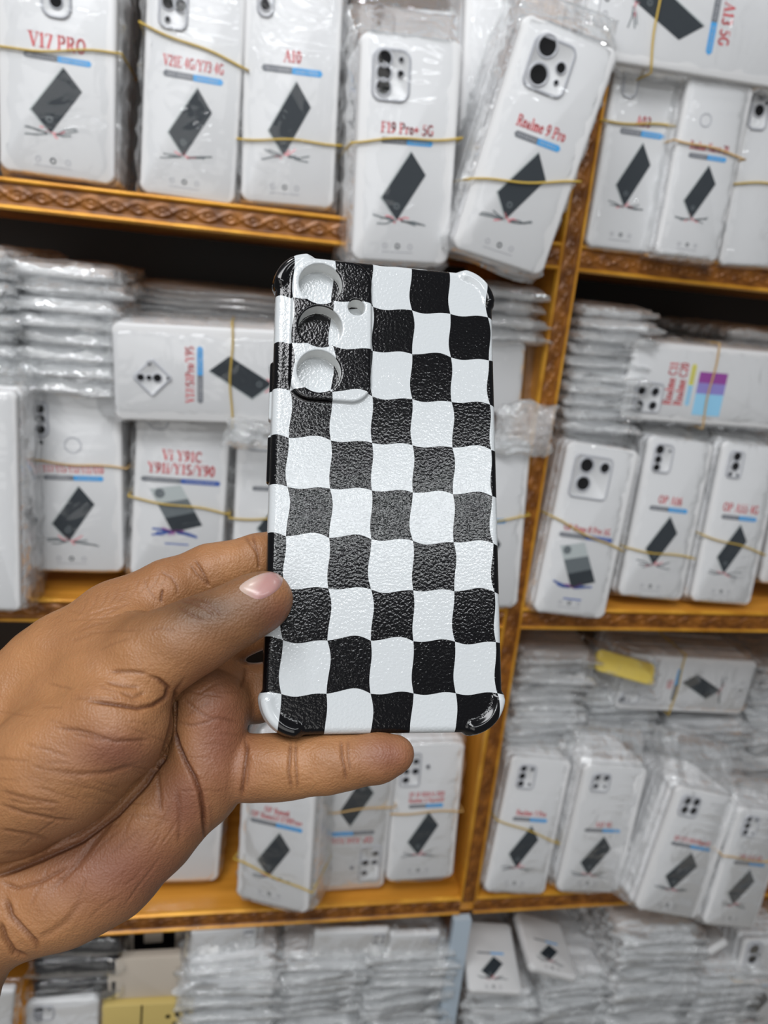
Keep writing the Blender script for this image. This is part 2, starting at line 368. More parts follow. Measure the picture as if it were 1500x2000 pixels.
    return mb.build('printed_artwork', [MT[k] for k in PM], parent)

def camera_part(parent, w, h, spec):
    """raised camera surround with its lens openings, spec in fractions of the case face (v from the top)"""
    X = lambda u: (u - .5) * w
    Y = lambda v: h * (1 - v)
    u0, v0, u1, v1, r, rot = spec['box']
    ww, hh = (u1 - u0) * w, (v1 - v0) * h
    cx, cy = X((u0+u1)/2), Y((v0+v1)/2)
    rr = min(r * w, ww/2*.98, hh/2*.98)
    ca, sa = math.cos(math.radians(rot)), math.sin(math.radians(rot))
    def ring(pts, d): return [(cx + x*ca - y*sa, cy + x*sa + y*ca) for x, y in pts]
    V, Fc = [], []; outs = [(0, .0001), (.0, .0010), (-.0007, .0016), (-.0016, .0016), (-.0021, .0010)]
    rings = []
    for e, z in outs:
        p = ring(rrect(ww + 2*e, hh + 2*e, max(rr + e, .0008), 6), 0); rings.append([(x, y, z) for x, y in p])
    n = len(rings[0])
    for R_ in rings: V += R_
    for j in range(len(rings)-1):
        for k in range(n): Fc.append((j*n+k, j*n+(k+1) % n, (j+1)*n+(k+1) % n, (j+1)*n+k))
    mi = [1] * len(Fc); Fc.append([(len(rings)-1)*n+k for k in range(n)]); mi.append(0)
    f = mesh('camera_surround', V, Fc, [MT['case_white'], MT['ring']], parent, True, mi)
    for (u, v, r_) in spec['holes']:
        x, y, q = X(u), Y(v), r_ * w
        V, Fc, n = [], [], 24
        prof = [(q*1.30, .0010), (q*1.22, .0020), (q*1.05, .0020), (q, .0012)]
        for rad, z in prof: V += [(x + rad*math.cos(2*math.pi*k/n), y + rad*math.sin(2*math.pi*k/n), z) for k in range(n)]
        for j in range(3):
            for k in range(n): Fc.append((j*n+k, j*n+(k+1) % n, (j+1)*n+(k+1) % n, (j+1)*n+k))
        mi = [0] * len(Fc); Fc.append([3*n+k for k in range(n)]); mi.append(1)  # flat black disc paints the dark seen through the opening
        mesh('camera_hole', V, Fc, [MT['ring'], MT['hole']], f, True, mi)
    return f

def box(a, b, c, d): return (a, b, c, d)
CAMS = {
 'pill3':  dict(box=(.36, .02, .62, .27, .10, 0), holes=[(.49, .06, .055), (.49, .125, .055), (.49, .195, .05)]),
 'quad_y': dict(box=(.12, .03, .42, .27, .09, 0), holes=[(.22, .07, .055), (.22, .16, .06), (.34, .165, .055), (.22, .23, .025)]),
 'pill2':  dict(box=(.12, .02, .30, .24, .085, 0), holes=[(.21, .10, .035), (.21, .19, .05)]),
 'f19':    dict(box=(.12, .06, .50, .285, .10, 0), holes=[(.24, .105, .065), (.24, .165, .065), (.24, .225, .065), (.40, .105, .022), (.40, .165, .03)]),
 'nine':   dict(box=(.16, .05, .60, .27, .09, 0), holes=[(.30, .09, .085), (.30, .205, .085), (.49, .15, .045), (.49, .21, .022)]),
 'tall1':  dict(box=(.12, .03, .34, .28, .09, 0), holes=[]),
 'pill3s': dict(box=(.10, .05, .27, .25, .08, 0), holes=[(.185, .095, .045), (.185, .15, .045), (.185, .205, .045), (.185, .275, .02)]),
 'diamond':dict(box=(.31, .115, .60, .255, .035, 45), holes=[(.455, .13, .035), (.455, .21, .04), (.455, .17, .025), (.60, .17, .022), (.455, .265, .022)]),
 'one':    dict(box=(.12, .02, .34, .16, .08, 0), holes=[(.19, .03, .05), (.19, .08, .018)]),
 'tri':    dict(box=(.10, .05, .42, .20, .08, 0), holes=[(.18, .085, .06), (.34, .085, .06), (.18, .155, .035)]),
 'square4':dict(box=(.12, .06, .66, .31, .08, 0), holes=[(.30, .12, .085), (.55, .12, .06), (.30, .225, .085)]),
 'a16':    dict(box=(.10, .04, .40, .22, .08, 0), holes=[(.18, .08, .06), (.18, .14, .05), (.18, .19, .05), (.33, .08, .018)]),
 'a55':    dict(box=(.12, .05, .38, .22, .07, 0), holes=[(.25, .085, .06), (.25, .145, .06), (.19, .195, .03), (.31, .195, .022)]),
 'l3':     dict(box=(.14, .05, .44, .23, .07, 0), holes=[(.22, .08, .045), (.22, .135, .05), (.22, .19, .045), (.36, .08, .028), (.36, .19, .022)]),
 'g4':     dict(box=(.14, .05, .44, .20, .07, 0), holes=[(.22, .085, .04), (.36, .085, .04), (.22, .15, .035), (.36, .15, .02)]),
 'g4b':    dict(box=(.10, .05, .42, .22, .07, 0), holes=[(.20, .095, .05), (.34, .09, .05), (.20, .165, .05), (.34, .16, .05)]),
 'a9':     dict(box=(.08, .06, .38, .30, .05, 0), holes=[(.17, .19, .04), (.30, .19, .045), (.30, .12, .04), (.17, .25, .045), (.48, .16, .025)]),
 'last':   dict(box=(.06, .02, .36, .28, .09, 0), holes=[(.20, .09, .085), (.20, .18, .075), (.30, .14, .025)]),
 'end4':   dict(box=(.10, .05, .50, .22, .07, 0), holes=[(.20, .09, .05), (.38, .09, .05), (.20, .17, .05), (.38, .17, .05)]),
}
_slabs = {}
def slab_mesh(w, h, t, m, name):
    k = (round(w, 4), round(h, 4), t, m)
    if k not in _slabs:
        V, Fc = slab_data(w, h, t, r=min(.010, w*.13)); o = mesh(name, V, Fc, MT[m]); _slabs[k] = o.data; bpy.data.objects.remove(o)
    return _slabs[k]
SEED = [11]
def case_frame(B, T, y, yaw=0, wpx=None):
    b, t = P(*B, y[0]), P(*T, y[1])
    up = (t - b); h = float(np.linalg.norm(up)); up = up / h
    n = np.array([math.sin(yaw), -math.cos(yaw), 0]); n = n - up * (n @ up); n /= np.linalg.norm(n)
    x = np.cross(up, n)
    w = wpx * dep((b + t) / 2) / F
    return frame(b, x, up, n), w, h
def bundle(label, B, T, wpx, y=(-.01, -.01), yaw=0, t=.06, cam=None, text=(), art='A', tv=.43, band=(.5, 0), bandm='band', fp=None,
           group=None, bar=('grey', 'blue'), barw=.52, ts=.0500, bag=True, topflap=.024, amp=.0045, haze=False, cat='bundle of phone cases', h=None):
    SEED[0] += 1; sd = SEED[0]; rs = random.Random(sd)
    m4, w, hh = case_frame(B, T, y, math.radians(yaw), wpx)
    if h: m4 = m4.copy(); hh = h
    root = empty('phone_case_bundle', m4); tag(root, label, cat, group)
    f = reuse('front_case', slab_mesh(w, hh, .0095, 'case_white', 'front_case'), root)
    if cam: camera_part(f, w, hh, CAMS[cam])
    if fp:
        mb = MB(); mb.ringd((fp[0]-.5)*w, hh*(1-fp[1]), w*.075, w*.09, 0, .0004); mb.build('fingerprint_cutout', [MT['ring']], f)
    if art: printed(f, w, hh, text, art, tv, sd, bar, barw, ts)
    n = max(1, int(t / .0125)); step = t / (n + 1)
    for k in range(1, n + 1):
        o = reuse('stacked_case', slab_mesh(w, hh, .0095, 'case_side', 'stacked_case'), root)
        o.location = (rs.uniform(-.0015, .0015), rs.uniform(-.001, .003), -step * k)
    if bag:
        V, Fc = bag_data(w, hh, t + .002, seed=sd, top=topflap, amp=amp)
        ed = [1 if (V[f[0]][1] > hh - .002 or V[f[0]][1] < -.001 or abs(V[f[0]][0]) > w/2 + .001) else 0 for f in Fc]
        mesh('plastic_bag', V, Fc, [MT['film'], MT['film_edge']], root, True, ed)
    if band:
        fr, tl = band; pts = []
        a, b_ = w/2 + .0042, t
        loop = [(x, .0019) for x in np.linspace(-a, a, 14)] + [(a, z) for z in np.linspace(-.004, -b_, 6)] + [(x, -b_ - .003) for x in np.linspace(a, -a, 14)] + [(-a, z) for z in np.linspace(-b_, -.004, 6)]
        for (x, z) in loop: pts.append((x, hh * (1 - fr) + x * tl + .0012 * math.sin(x * 90 + sd), z))
        V, Fc = tube_data(pts, .00085, True)
        mesh('rubber_band', V, Fc, MT[bandm], root)
    return root

_pile = {}
def bagged_case_meshes(v):
    if v not in _pile:
        V, Fc = slab_data(.076, .158, .0085, .010); o = mesh('phone_case', V, Fc, MT['case_side']); a = o.data; bpy.data.objects.remove(o)
        V, Fc = bag_data(.077, .160, .0095, m=.004, top=.010, bot=.018, amp=.008, ampf=.002, seed=300 + v, nr=44, ns=40, ex=3.2, flat=.5)
        o = mesh('plastic_bag', V, Fc, MT['film_thick']); b = o.data; bpy.data.objects.remove(o)
        _pile[v] = (a, b)
    return _pile[v]
def pile(where, group, Lp, Rp, top, y0, n=None, yaw=0, tilt=0, toplabel=None, m=None):
    """phone cases in crinkled bags lying flat on each other, their ends to the viewer"""
    a, b = P(*Lp, y0), P(*Rp, y0); mid = (a + b) / 2; w = float(np.linalg.norm(b - a))
    tp = P((Lp[0]+Rp[0])/2, top, y0); H = tp[2] - mid[2]
    n = n or max(3, int(H / .0125)); step = H / n
    SEED[0] += 1; rs = random.Random(SEED[0]); out = []
    for k in range(n):
        va, vb = bagged_case_meshes(rs.randrange(8))
        ya = math.radians(yaw + rs.uniform(-5, 5)); ti = math.radians(tilt)
        X = np.array([math.cos(ya), math.sin(ya), 0]); Y = np.array([-math.sin(ya), math.cos(ya), 0]); Z = np.array([0, 0, 1.])
        X, Z = X*math.cos(ti) + Z*math.sin(ti), Z*math.cos(ti) - X*math.sin(ti)
        o0 = mid + np.array([rs.uniform(-.004, .004), rs.uniform(-.006, .008), step * (k + .8)])
        e = empty('bagged_phone_case', frame(o0, X, Y, Z))
        lab = ('topmost' if k == n - 1 else 'lowest' if k == 0 else 'middle') + ' bagged phone case in the pile ' + where
        if k == n - 1 and toplabel: lab = toplabel
        tag(e, lab, 'bagged phone case', group)
        s = w / .080
        for nm, d in (('phone_case', va), ('plastic_bag', vb)):
            c = reuse(nm, d, e); c.scale = (s, 1, min(1.3, max(.8, step / .0115)))
        out.append(e)
    return out

# ================================================================ setting and shelving
def cuboid(name, x0, x1, y0, y1, z0, z1, m, parent=None, bev=.0):
    V = [(x, y, z) for x in (x0, x1) for y in (y0, y1) for z in (z0, z1)]
    Fc = [(0, 1, 3, 2), (4, 6, 7, 5), (0, 4, 5, 1), (2, 3, 7, 6), (0, 2, 6, 4), (1, 5, 7, 3)]
    return mesh(name, V, Fc, m, parent, False)
o = cuboid('floor', -1.6, 2.0, -2.2, .5, -.05, 0, MT['floor']); o['kind'] = 'structure'
o = cuboid('wall_back', -1.6, 2.0, .36, .42, 0, 2.6, MT['wall']); o['kind'] = 'structure'

XL, XR = -.80, 1.05                            # ends of the shelving
XD = float(P(1107, 540, -.004)[0])            # the upright between the two bays
ZT = [float(P(0, 343, -.006)[2]), float(P(100, 1171, -.006)[2]), float(P(1000, 1751, -.006)[2])]   # shelf tops
MH = .0245                                    # height of the carved front
def moulding(name, length, parent, m4, wid=MH, nv=26, du=.0014):
    """carved strip: bead, scroll band with rosettes, bead; runs along local x, raised towards local z"""
    nu = int(length / du) + 1
    u = np.linspace(0, length, nu)[:, None]; v = np.linspace(0, wid, nv)[None, :]
    p = .037
    bead = wid * .17
    e = np.minimum(v, wid - v)
    prof = np.where(e < bead, .0025 * np.sqrt(np.clip(1 - ((e - bead/2) / (bead/2)) ** 2, 0, 1)) + .0008, 0)
    band = (e >= bead)
    mid = wid / 2; A = wid * .17
    yc = mid + A * np.sin(2*np.pi*u/p)
    slope = np.sqrt(1 + (2*np.pi*A/p*np.cos(2*np.pi*u/p))**2)
    d1 = np.abs(v - yc) / slope
    d2 = np.abs(v - (mid - A*np.sin(2*np.pi*u/p))) / slope
    rel = .0016*np.exp(-(d1/.0011)**2) + .0010*np.exp(-(d2/.0008)**2)
    uu = (u % (p/2)) - p/4
    rad = np.sqrt(uu**2 + (v-mid)**2)
    rel = np.maximum(rel, .0018*np.exp(-((rad-.0040)/.0010)**2)); rel = np.maximum(rel, .0016*np.exp(-(rad/.0014)**2))
    H = np.where(band, rel + 0*u, prof + 0*u)
    H[:, 0] = -.004; H[:, -1] = -.004
    V = np.stack([(u + 0*v).ravel(), (v + 0*u).ravel(), H.ravel()], 1)
    idx = np.arange(nu*nv).reshape(nu, nv)
    Fq = np.stack([idx[:-1, :-1], idx[1:, :-1], idx[1:, 1:], idx[:-1, 1:]], -1).reshape(-1, 4)
    mid_b = ((np.arange(nv-1) + .5) / (nv-1)); isb = (np.minimum(mid_b, 1-mid_b) < .17).astype(int)
    o = mesh(name, V, Fq, [MT['carved'], MT['gold']], parent, True, np.tile(isb, nu-1))
    o.matrix_local = Matrix(m4.tolist()); return o
unit = empty('display_shelving', frame((XD, 0, 0), (1, 0, 0), (0, 1, 0), (0, 0, 1)))
tag(unit, 'dark-backed wooden display shelving with carved gold-edged fronts, filled with phone cases', 'shelving')
def U(o):                                     # parent to the unit keeping world coordinates
    o.parent = unit; o.matrix_parent_inverse = Matrix.Translation((-XD, 0, 0)); return o
U(cuboid('back_panel', XL, XR, .31, .32, .25, 2.05, MT['back']))
ZLOW = float(P(440, 2095, -.01)[2]) - .012      # the lowest shelf, just under the picture
for z in ZT + [ZT[0] + .36, ZLOW]:
    b = U(cuboid('shelf_board', XL, XR, .0, .31, z - MH + .003, z, MT['board']))
    for (x0, x1) in ((XL, XD - .0085), (XD + .0085, XR)):
        moulding('carved_moulding', x1 - x0, b, frame((x0, -.002, z - MH), (1, 0, 0), (0, 0, 1), (0, -1, 0)))
dv = U(cuboid('divider_panel', XD - .008, XD + .008, .0, .31, ZT[2] - .01, 2.0, MT['board']))
moulding('carved_moulding', 2.0 - ZT[2] + .0, dv, frame((XD + .0105, -.003, ZT[2] - .006), (0, 0, 1), (-1, 0, 0), (0, -1, 0)), wid=.021)
dv = U(cuboid('divider_panel', XD - .014, XD + .006, .0, .31, .30, ZT[2] - MH, MT['carved']))
xs = float(P(905, 1791, -.01)[0])
st = U(cuboid('metal_strip', xs - .011, xs + .010, -.012, -.002, .30, ZT[2] - MH - .001, MT['paint'])); st['label'] = 'painted blue-grey upright strip'

# ================================================================ bundles standing on the shelves
G1, G2, G3 = 'bundles of clear cases on the top shelf', 'bundles of clear cases on the middle shelf', 'bundles of clear cases on the lower shelf'
bundle('rubber-banded case bundle at the far left of the top shelf, tall pill-shaped camera cutout', (113, 346), (112, -85), 218, y=(.0, .0), t=.085, cam='pill3', text=['V17 PRO'], tv=.405, ts=.0696, barw=.58, band=(.41, .12), group=G1)
bundle('second case bundle from the left on the top shelf, rubber band slanting across its camera', (366, 388), (388, -60), 186, y=(.0, .0), t=.055, cam='quad_y', text=['V21E 4G/Y73 4G'], tv=.42, band=(.32, -.22), barw=.62, group=G1)
bundle('third case bundle from the left on the top shelf, rubber band across the pictured handset', (562, 400), (578, -80), 186, y=(.0, .0), t=.06, cam='pill2', text=['A10'], tv=.40, barw=.64, band=(.725, .04), group=G1)
bundle('case bundle right above the held case, five openings in its camera window', (782, 512), (806, 70), 198, y=(-.055, -.055), t=.115, cam='f19', text=['F19 Pro+ 5G'], tv=.415, barw=.53, band=(.44, .10), group=G1, topflap=.03)
bundle('case bundle peeking out behind the bundle above the held case', (790, 440), (806, 15), 205, y=(.06, .06), t=.04, cam='one', art=None, band=None, group=G1)
bundle('tilted bagged case bundle hanging over the carved upright on the top shelf', (972, 512), (1120, 62), 200, y=(-.075, -.085), t=.09, cam='nine', text=['Realme 9 Pro'], tv=.42, barw=.50, band=(.63, .28), group=G1, topflap=.028, amp=.006)
bundle('unprinted bagged case bundle behind the left edge of the tilted one, top shelf', (975, 440), (1005, -60), 185, y=(.03, .03), t=.06, cam=None, art=None, band=None, group=G1, amp=.006)
bundle('case bundle immediately right of the carved upright on the top shelf, empty pill-shaped cutout', (1212, 488), (1285, 78), 148, y=(-.01, -.01), t=.07, cam='tall1', text=['A03'], tv=.395, barw=.62, band=(.385, .05), group=G1)
bundle('top shelf case bundle with a round fingerprint ring, under the bundle lying sideways', (1342, 503), (1412, 158), 138, y=(-.025, -.025), t=.06, cam=None, text=['Realme Narzo 20'], tv=.385, barw=.60, fp=(.36, .22), band=(.37, -.10), bandm='band2', group=G1)
bundle('bluish crinkled bundle cut off by the right edge of the top shelf', (1462, 520), (1530, 150), 130, y=(-.01, -.01), t=.08, cam='last', art=None, band=(.55, .05), group=G1, amp=.006)
bundle('case bundle lying sideways on top of the others in the top right corner', (1150, 0), (1585, 78), 190, y=(-.035, -.03), t=.10, cam=None, text=['A13 5G'], tv=.42, barw=.60, band=(.71, .05), group=G1)

bundle('bag of cases leaning in from the left edge beside the triple-camera bundle', (-28, 1192), (-40, 760), 130, y=(-.05, -.04), t=.09, cam=None, art=None, band=None, group=G2, amp=.005)
bundle('middle shelf bundle at left with three stacked camera holes and a fingerprint cutout', (148, 1116), (140, 766), 182, y=(.01, .02), t=.08, cam='pill3s', text=['Y17/Y15/Y12/Y11/U10'], tv=.435, barw=.62, ts=.0406, fp=(.50, .285), band=(.385, -.06), bandm='band2', group=G2)
bundle('case bundle with two red text lines and a silver handset picture, beside the held case', (343, 1130), (362, 786), 176, y=(.0, .01), t=.07, cam='one', text=['Vi Y91C', 'Y91i/Y1S/Y90'], tv=.395, ts=.0609, art='B', bar=('grey', 'navy'), barw=.86, band=(.57, -.10), group=G2)
bundle('case bundle half hidden behind the left edge of the held case, middle shelf', (536, 1125), (552, 820), 168, y=(.0, .01), t=.07, cam='tri', text=['A12'], tv=.40, barw=.62, band=(.62, .02), group=G2)
bundle('sideways case bundle with a diamond-shaped camera cutout, left of the held case', (618, 742), (221, 726), 186, y=(-.015, -.015), t=.10, cam='diamond', text=['V17/S1Pro/Y9S'], tv=.385, ts=.0435, barw=.60, band=(.57, .0), group=G2)
bundle('horizontal white bundle showing just right of the top of the held case', (640, 735), (1022, 738), 140, y=(-.0, -.0), t=.07, cam=None, art=None, band=None, group=G2)
bundle('upright banded bundle showing just right of the middle of the held case', (938, 1188), (962, 862), 156, y=(-.015, -.01), t=.07, cam=None, text=['A51'], art='A', band=(.46, .10), group=G2)
bundle('case bundle with a big square camera window, immediately right of the upright, middle shelf', (1112, 1202), (1182, 872), 152, y=(-.02, .0), t=.10, cam='square4', text=['OP Reno 8 Pro 5G'], tv=.50, ts=.0377, art='B', bar=('grey', 'navy'), barw=.76, band=(.51, -.30), group=G2, topflap=.022, amp=.005)
bundle('second case bundle from the upright on the right of the middle shelf', (1270, 1168), (1334, 858), 140, y=(.0, .02), t=.08, cam='a16', text=['OP A16'], tv=.40, barw=.60, band=(.71, -.04), group=G2)
bundle('third case bundle from the upright on the right of the middle shelf', (1408, 1178), (1474, 868), 132, y=(.0, .02), t=.08, cam='a55', text=['OP A55 4G'], tv=.42, ts=.0551, barw=.60, band=(.62, -.18), group=G2)
bundle('sliver of a case bundle cut by the right edge of the picture, middle shelf', (1540, 1140), (1600, 850), 128, y=(.02, .03), t=.08, cam=None, text=['OP A54'], band=(.45, 0), group=G2)
bundle('sideways case bundle with pink text and a violet and blue square, right middle bay', (1545, 768), (1226, 742), 150, y=(.02, .02), yaw=-4, t=.07, cam='end4', text=['Realme C11', 'Realme C20'], tv=.34, ts=.0522, art='C', bar=('cyan', 'yellow'), barw=.55, band=(.49, .0), bandm='band2', group=G2)

bundle('pinkish bundle half covered by the palm, left end of the lower shelf', (350, 1722), (372, 1430), 150, y=(.03, .05), t=.08, cam=None, art=None, band=(.35, -.08), group=G3)
bundle('turned bundle overhanging the lower shelf, below the little finger', (530, 1768), (548, 1478), 152, y=(-.035, -.02), yaw=-24, t=.08, cam='quad_y', text=['OP Reno6', 'OP Reno5Z/F19Pro+'], tv=.42, ts=.0377, barw=.72, band=(.79, -.20), group=G3)
bundle('upside-down pinkish bundle in front of the orange board, below the little fingertip', (706, 1440), (680, 1738), 146, y=(.0, .01), t=.07, cam='a9', text=['OP A54/A55'], tv=.36, ts=.0406, barw=.60, band=(.55, .06), bandm='band2', group=G3)
bundle('banded bundle with a four-dot camera window left of the lower upright', (820, 1718), (842, 1452), 136, y=(.0, .015), t=.07, cam='a9', text=['OP A9 2020/A5 2020', 'Realme 5/Narzo10'], tv=.42, ts=.0348, barw=.52, band=(.49, .0), bandm='band2', group=G3)
bundle('first case bundle right of the upright on the lower shelf, slanting rubber band', (1005, 1744), (1060, 1482), 128, y=(-.01, .02), t=.07, cam='l3', text=['Realme 7 Pro'], tv=.42, ts=.0406, barw=.58, band=(.53, -.28), group=G3)
bundle('second case bundle right of the upright on the lower shelf, no rubber band', (1148, 1742), (1206, 1498), 134, y=(-.015, .0), t=.09, cam='g4', text=['A52 4G'], tv=.47, ts=.0406, barw=.58, band=None, group=G3, topflap=.03)
bundle('thick bundle with four black camera dots overhanging the lower shelf', (1302, 1786), (1386, 1548), 144, y=(-.055, -.03), t=.10, cam='g4b', text=['OP F17/A93/Reno4F'], tv=.41, ts=.0377, barw=.64, band=None, group=G3, topflap=.045, amp=.007)
bundle('case bundle hanging lowest at the right edge, below the lower shelf board', (1424, 1810), (1496, 1584), 118, y=(-.06, -.04), t=.06, cam='l3', text=['OP A53 4G'], tv=.42, ts=.0435, barw=.62, band=(.41, .0), bandm='band2', group=G3, amp=.006)
bundle('case bundle lying on its side at the back with a dark handset picture', (1465, 1345), (1215, 1332), 118, y=(.07, .07), t=.08, cam='one', text=['A12'], tv=.38, ts=.0435, barw=.6, band=(.42, 0), group=G3)
bundle('bagged bundle at the bottom right corner with a twin-lens window', (1462, 2030), (1508, 1835), 120, y=(-.03, -.01), t=.07, cam='last', text=['Realme 8'], tv=.42, ts=.0435, band=(.40, 0), bandm='band2', barw=.6)

# ================================================================ piles lying flat
pile('above the triple-camera bundle, upper left', 'pile above the triple-camera bundle', (32, 762), (238, 776), 512, .015, toplabel='topmost bagged phone case of the crinkled pile at the upper left')
pile('at the far left edge of the middle shelf', 'pile at the left edge', (-120, 755), (32, 758), 478, .0)
pile('behind the diamond-camera bundle', 'thin pile behind the diamond-camera bundle', (262, 640), (560, 660), 560, .12, n=7)
pile('right of the top of the held case', 'pile left of the upright', (880, 664), (1048, 668), 552, .01)
pile('in the right bay beside the upright', 'pile right of the upright', (1088, 838), (1226, 848), 590, .03)
pile('at the upper right of the middle shelf', 'pile at the right edge of the middle shelf', (1392, 742), (1600, 752), 640, .09)
pile('of white ends beside the upright', 'pile of white ends beside the upright', (978, 1492), (1112, 1490), 1268, .06)
pile('under the yellow sheet on the lower shelf', 'pile under the yellow sheet', (1116, 1492), (1262, 1478), 1330, .09)
pile('behind the four-dot bundle', 'pile behind the four-dot bundle', (1268, 1560), (1420, 1550), 1400, .09)
pile('at the right edge of the lower shelf', 'pile at the right edge of the lower shelf', (1412, 1580), (1580, 1570), 1300, .10)
pile('below the lower shelf, left of centre', 'bottom row pile left of centre', (352, 2090), (530, 2080), 1868, -.01, toplabel='topmost bagged phone case directly under the lilac case in the bottom row')
pile('under the four-hole white case, bottom row', 'bottom row middle pile', (536, 2095), (690, 2085), 1850, .0)
pile('below the lower shelf beside the blue-grey strip', 'bottom row pile left of the strip', (694, 2090), (848, 2080), 1838, .0)
pile('just right of the blue-grey strip', 'bottom row pile right of the strip', (892, 2090), (1024, 2080), 1945, -.005)
pile('under the slanting white case in the bottom row', 'bottom row second pile right of the strip', (1028, 2090), (1150, 2080), 1905, -.01)
pile('of very crinkled bags in the bottom row', 'bottom row crinkled pile', (1150, 2090), (1300, 2070), 1812, -.02)
pile('left of the corner bundle in the bottom row', 'bottom row pile by the corner bundle', (1304, 2080), (1430, 2070), 1880, -.01)

# single cases and cards of the bottom row
def flat_case(label, quad, y0, y1, cam, cat='phone case', m='case_white', holes=True, art=None):
    """a single case resting tilted on a pile: front-bottom middle pixel, far-top middle pixel, width in pixels"""
    B, T, wpx = quad
    m4, w, h = case_frame(B, T, (y0, y1), 0, wpx)
    root = empty('phone_case', m4); tag(root, label, cat)
    f = reuse('case_body', slab_mesh(w, h, .0095, m, 'case_body'), root)
    if cam: camera_part(root, w, h, CAMS[cam])
    if art: printed(root, w, h, [], art)
    if art is None:
        V, Fc = bag_data(w, h, .011, seed=int(abs(B[0])), amp=.003, top=.01); mesh('plastic_bag', V, Fc, MT['film'], root)
    return root
flat_case('lilac-white bagged case lying on the bottom row pile, three small camera holes', ((372, 1846), (500, 1832), 60), -.008, .0, 'a16')
flat_case('white case with a four-hole camera window lying on the bottom row middle pile', ((612, 1848), (758, 1842), 62), -.01, -.01, 'end4')
flat_case('bagged case with dark camera dots under the right end of the left lower board', ((760, 1850), (856, 1846), 58), -.012, -.012, 'g4')
flat_case('slanting white case with a black handset corner on the second bottom pile', ((1085, 1900), (1050, 1790), 108), -.03, .045, None, art='A')
flat_case('white case sloping back right of the blue-grey strip', ((970, 1938), (948, 1800), 110), -.03, .045, None, art='A')
flat_case('bagged white case lying tilted left of the corner bundle', ((1385, 1870), (1350, 1820), 92), -.03, .03, None, art='A')
flat_case('small white case with two dark holes at the bottom edge, left', ((120, 2110), (122, 1955), 134), -.02, -.01, 'a16')
flat_case('pale case leaning at the bottom left edge beside the wrist', ((-20, 2060), (-10, 1935), 70), -.05, -.05, None)

def card(name, label, quad, m, cat, thick=.004, y=(.0, .0), extra=None):
    B, T, wpx = quad
    m4, w, h = case_frame(B, T, y, 0, wpx); root = empty(name, m4); tag(root, label, cat)
    V, Fc = slab_data(w, h, thick, r=.002, b=.0005, bumps=0); mesh('card_sheet', V, Fc, MT[m], root)
    if extra: extra(root, w, h)
    return root
def dots(root, w, h):
    mb = MB()
    for i, (u, v) in enumerate(((.72, .25), (.82, .22), (.92, .2), (.80, .40))): mb.disc((u-.5)*w, h*(1-v), w*.028, 0, .0006)
    mb.poly([((.42-.5)*w, 0), ((.44-.5)*w, 0), ((.44-.5)*w, h), ((.42-.5)*w, h)], 0, .0005)
    mb.build('printed_dots', [MT['hole']], root)
def win(root, w, h):
    mb = MB(); mb.poly([(-.36*w, .30*h), (.36*w, .30*h), (.36*w, .9*h), (-.36*w, .9*h)], 0, .0006); mb.poly([(-.18*w, .55*h), (.14*w, .55*h), (.14*w, .86*h), (-.18*w, .86*h)], 1, .0012)
    mb.build('black_window', [MT['hole'], MT['kraft']], root)
card('beige_box', 'plain beige card box in the bottom row, under the palm', ((287, 1972), (290, 1872), 150), 'kraft', 'box', .012, (.0, .0))
card('windowed_box', 'beige box with a black window just under the lower board', ((302, 1872), (302, 1812), 108), 'kraft', 'box', .06, (.04, .04), win)
card('yellow_card', 'yellow-brown card with black dots at the bottom edge', ((285, 2060), (290, 1962), 172), 'yellowcard', 'card', .01, (-.01, -.01), dots)
for k, (yb, yt, lab) in enumerate(((1960, 1912, 'bottom black bagged case of the dark pile below the wrist'), (1912, 1872, 'middle black bagged case of the dark pile below the wrist'), (1872, 1834, 'topmost black bagged case of the dark pile below the wrist'))):
    m4, w, h = case_frame((150, yb), (150, yt), (.0, .0), 0, 165)
    root = empty('black_phone_case', m4); tag(root, lab, 'bagged phone case', 'black cases below the wrist')
    c = reuse('phone_case', slab_mesh(w, .15, max(.012, h*.8), 'darkcase', 'phone_case'), root); c.rotation_euler = (math.radians(-90), 0, 0); c.location = (0, h*.8, 0)
    c.rotation_euler = (math.radians(90), 0, math.radians(180)); c.location = (0, h*.85, 0); c.rotation_euler = (math.radians(-90), 0, 0)
    V, Fc = bag_data(w, .155, h, seed=70+k, amp=.006, ex=3); b = mesh('plastic_bag', V, Fc, MT['film'], root); b.rotation_euler = (math.radians(-90), 0, 0); b.location = (0, h, 0)
card('black_box', 'black striped box between the dark pile and the beige box', ((222, 1955), (226, 1815), 34), 'blackbox', 'box', .08, (.02, .02))
# yellow sheet in a crinkled bag on the lower shelf
m4, w, h = case_frame((1222, 1324), (1225, 1282), (.045, .06), 0, 132)
root = empty('yellow_sleeve', m4); tag(root, 'yellow card sleeve in a crinkled clear bag at the top of the lower right bay', 'sleeve')
V, Fc = slab_data(w, h, .006, r=.006, b=.001, bumps=0); mesh('yellow_sheet', V, Fc, MT['golden'], root)
V, Fc = bag_data(w, h, .012, seed=91, amp=.009, ampf=.003, ex=3, top=.012, bot=.014, m=.010); mesh('plastic_bag', V, Fc, MT['film'], root)
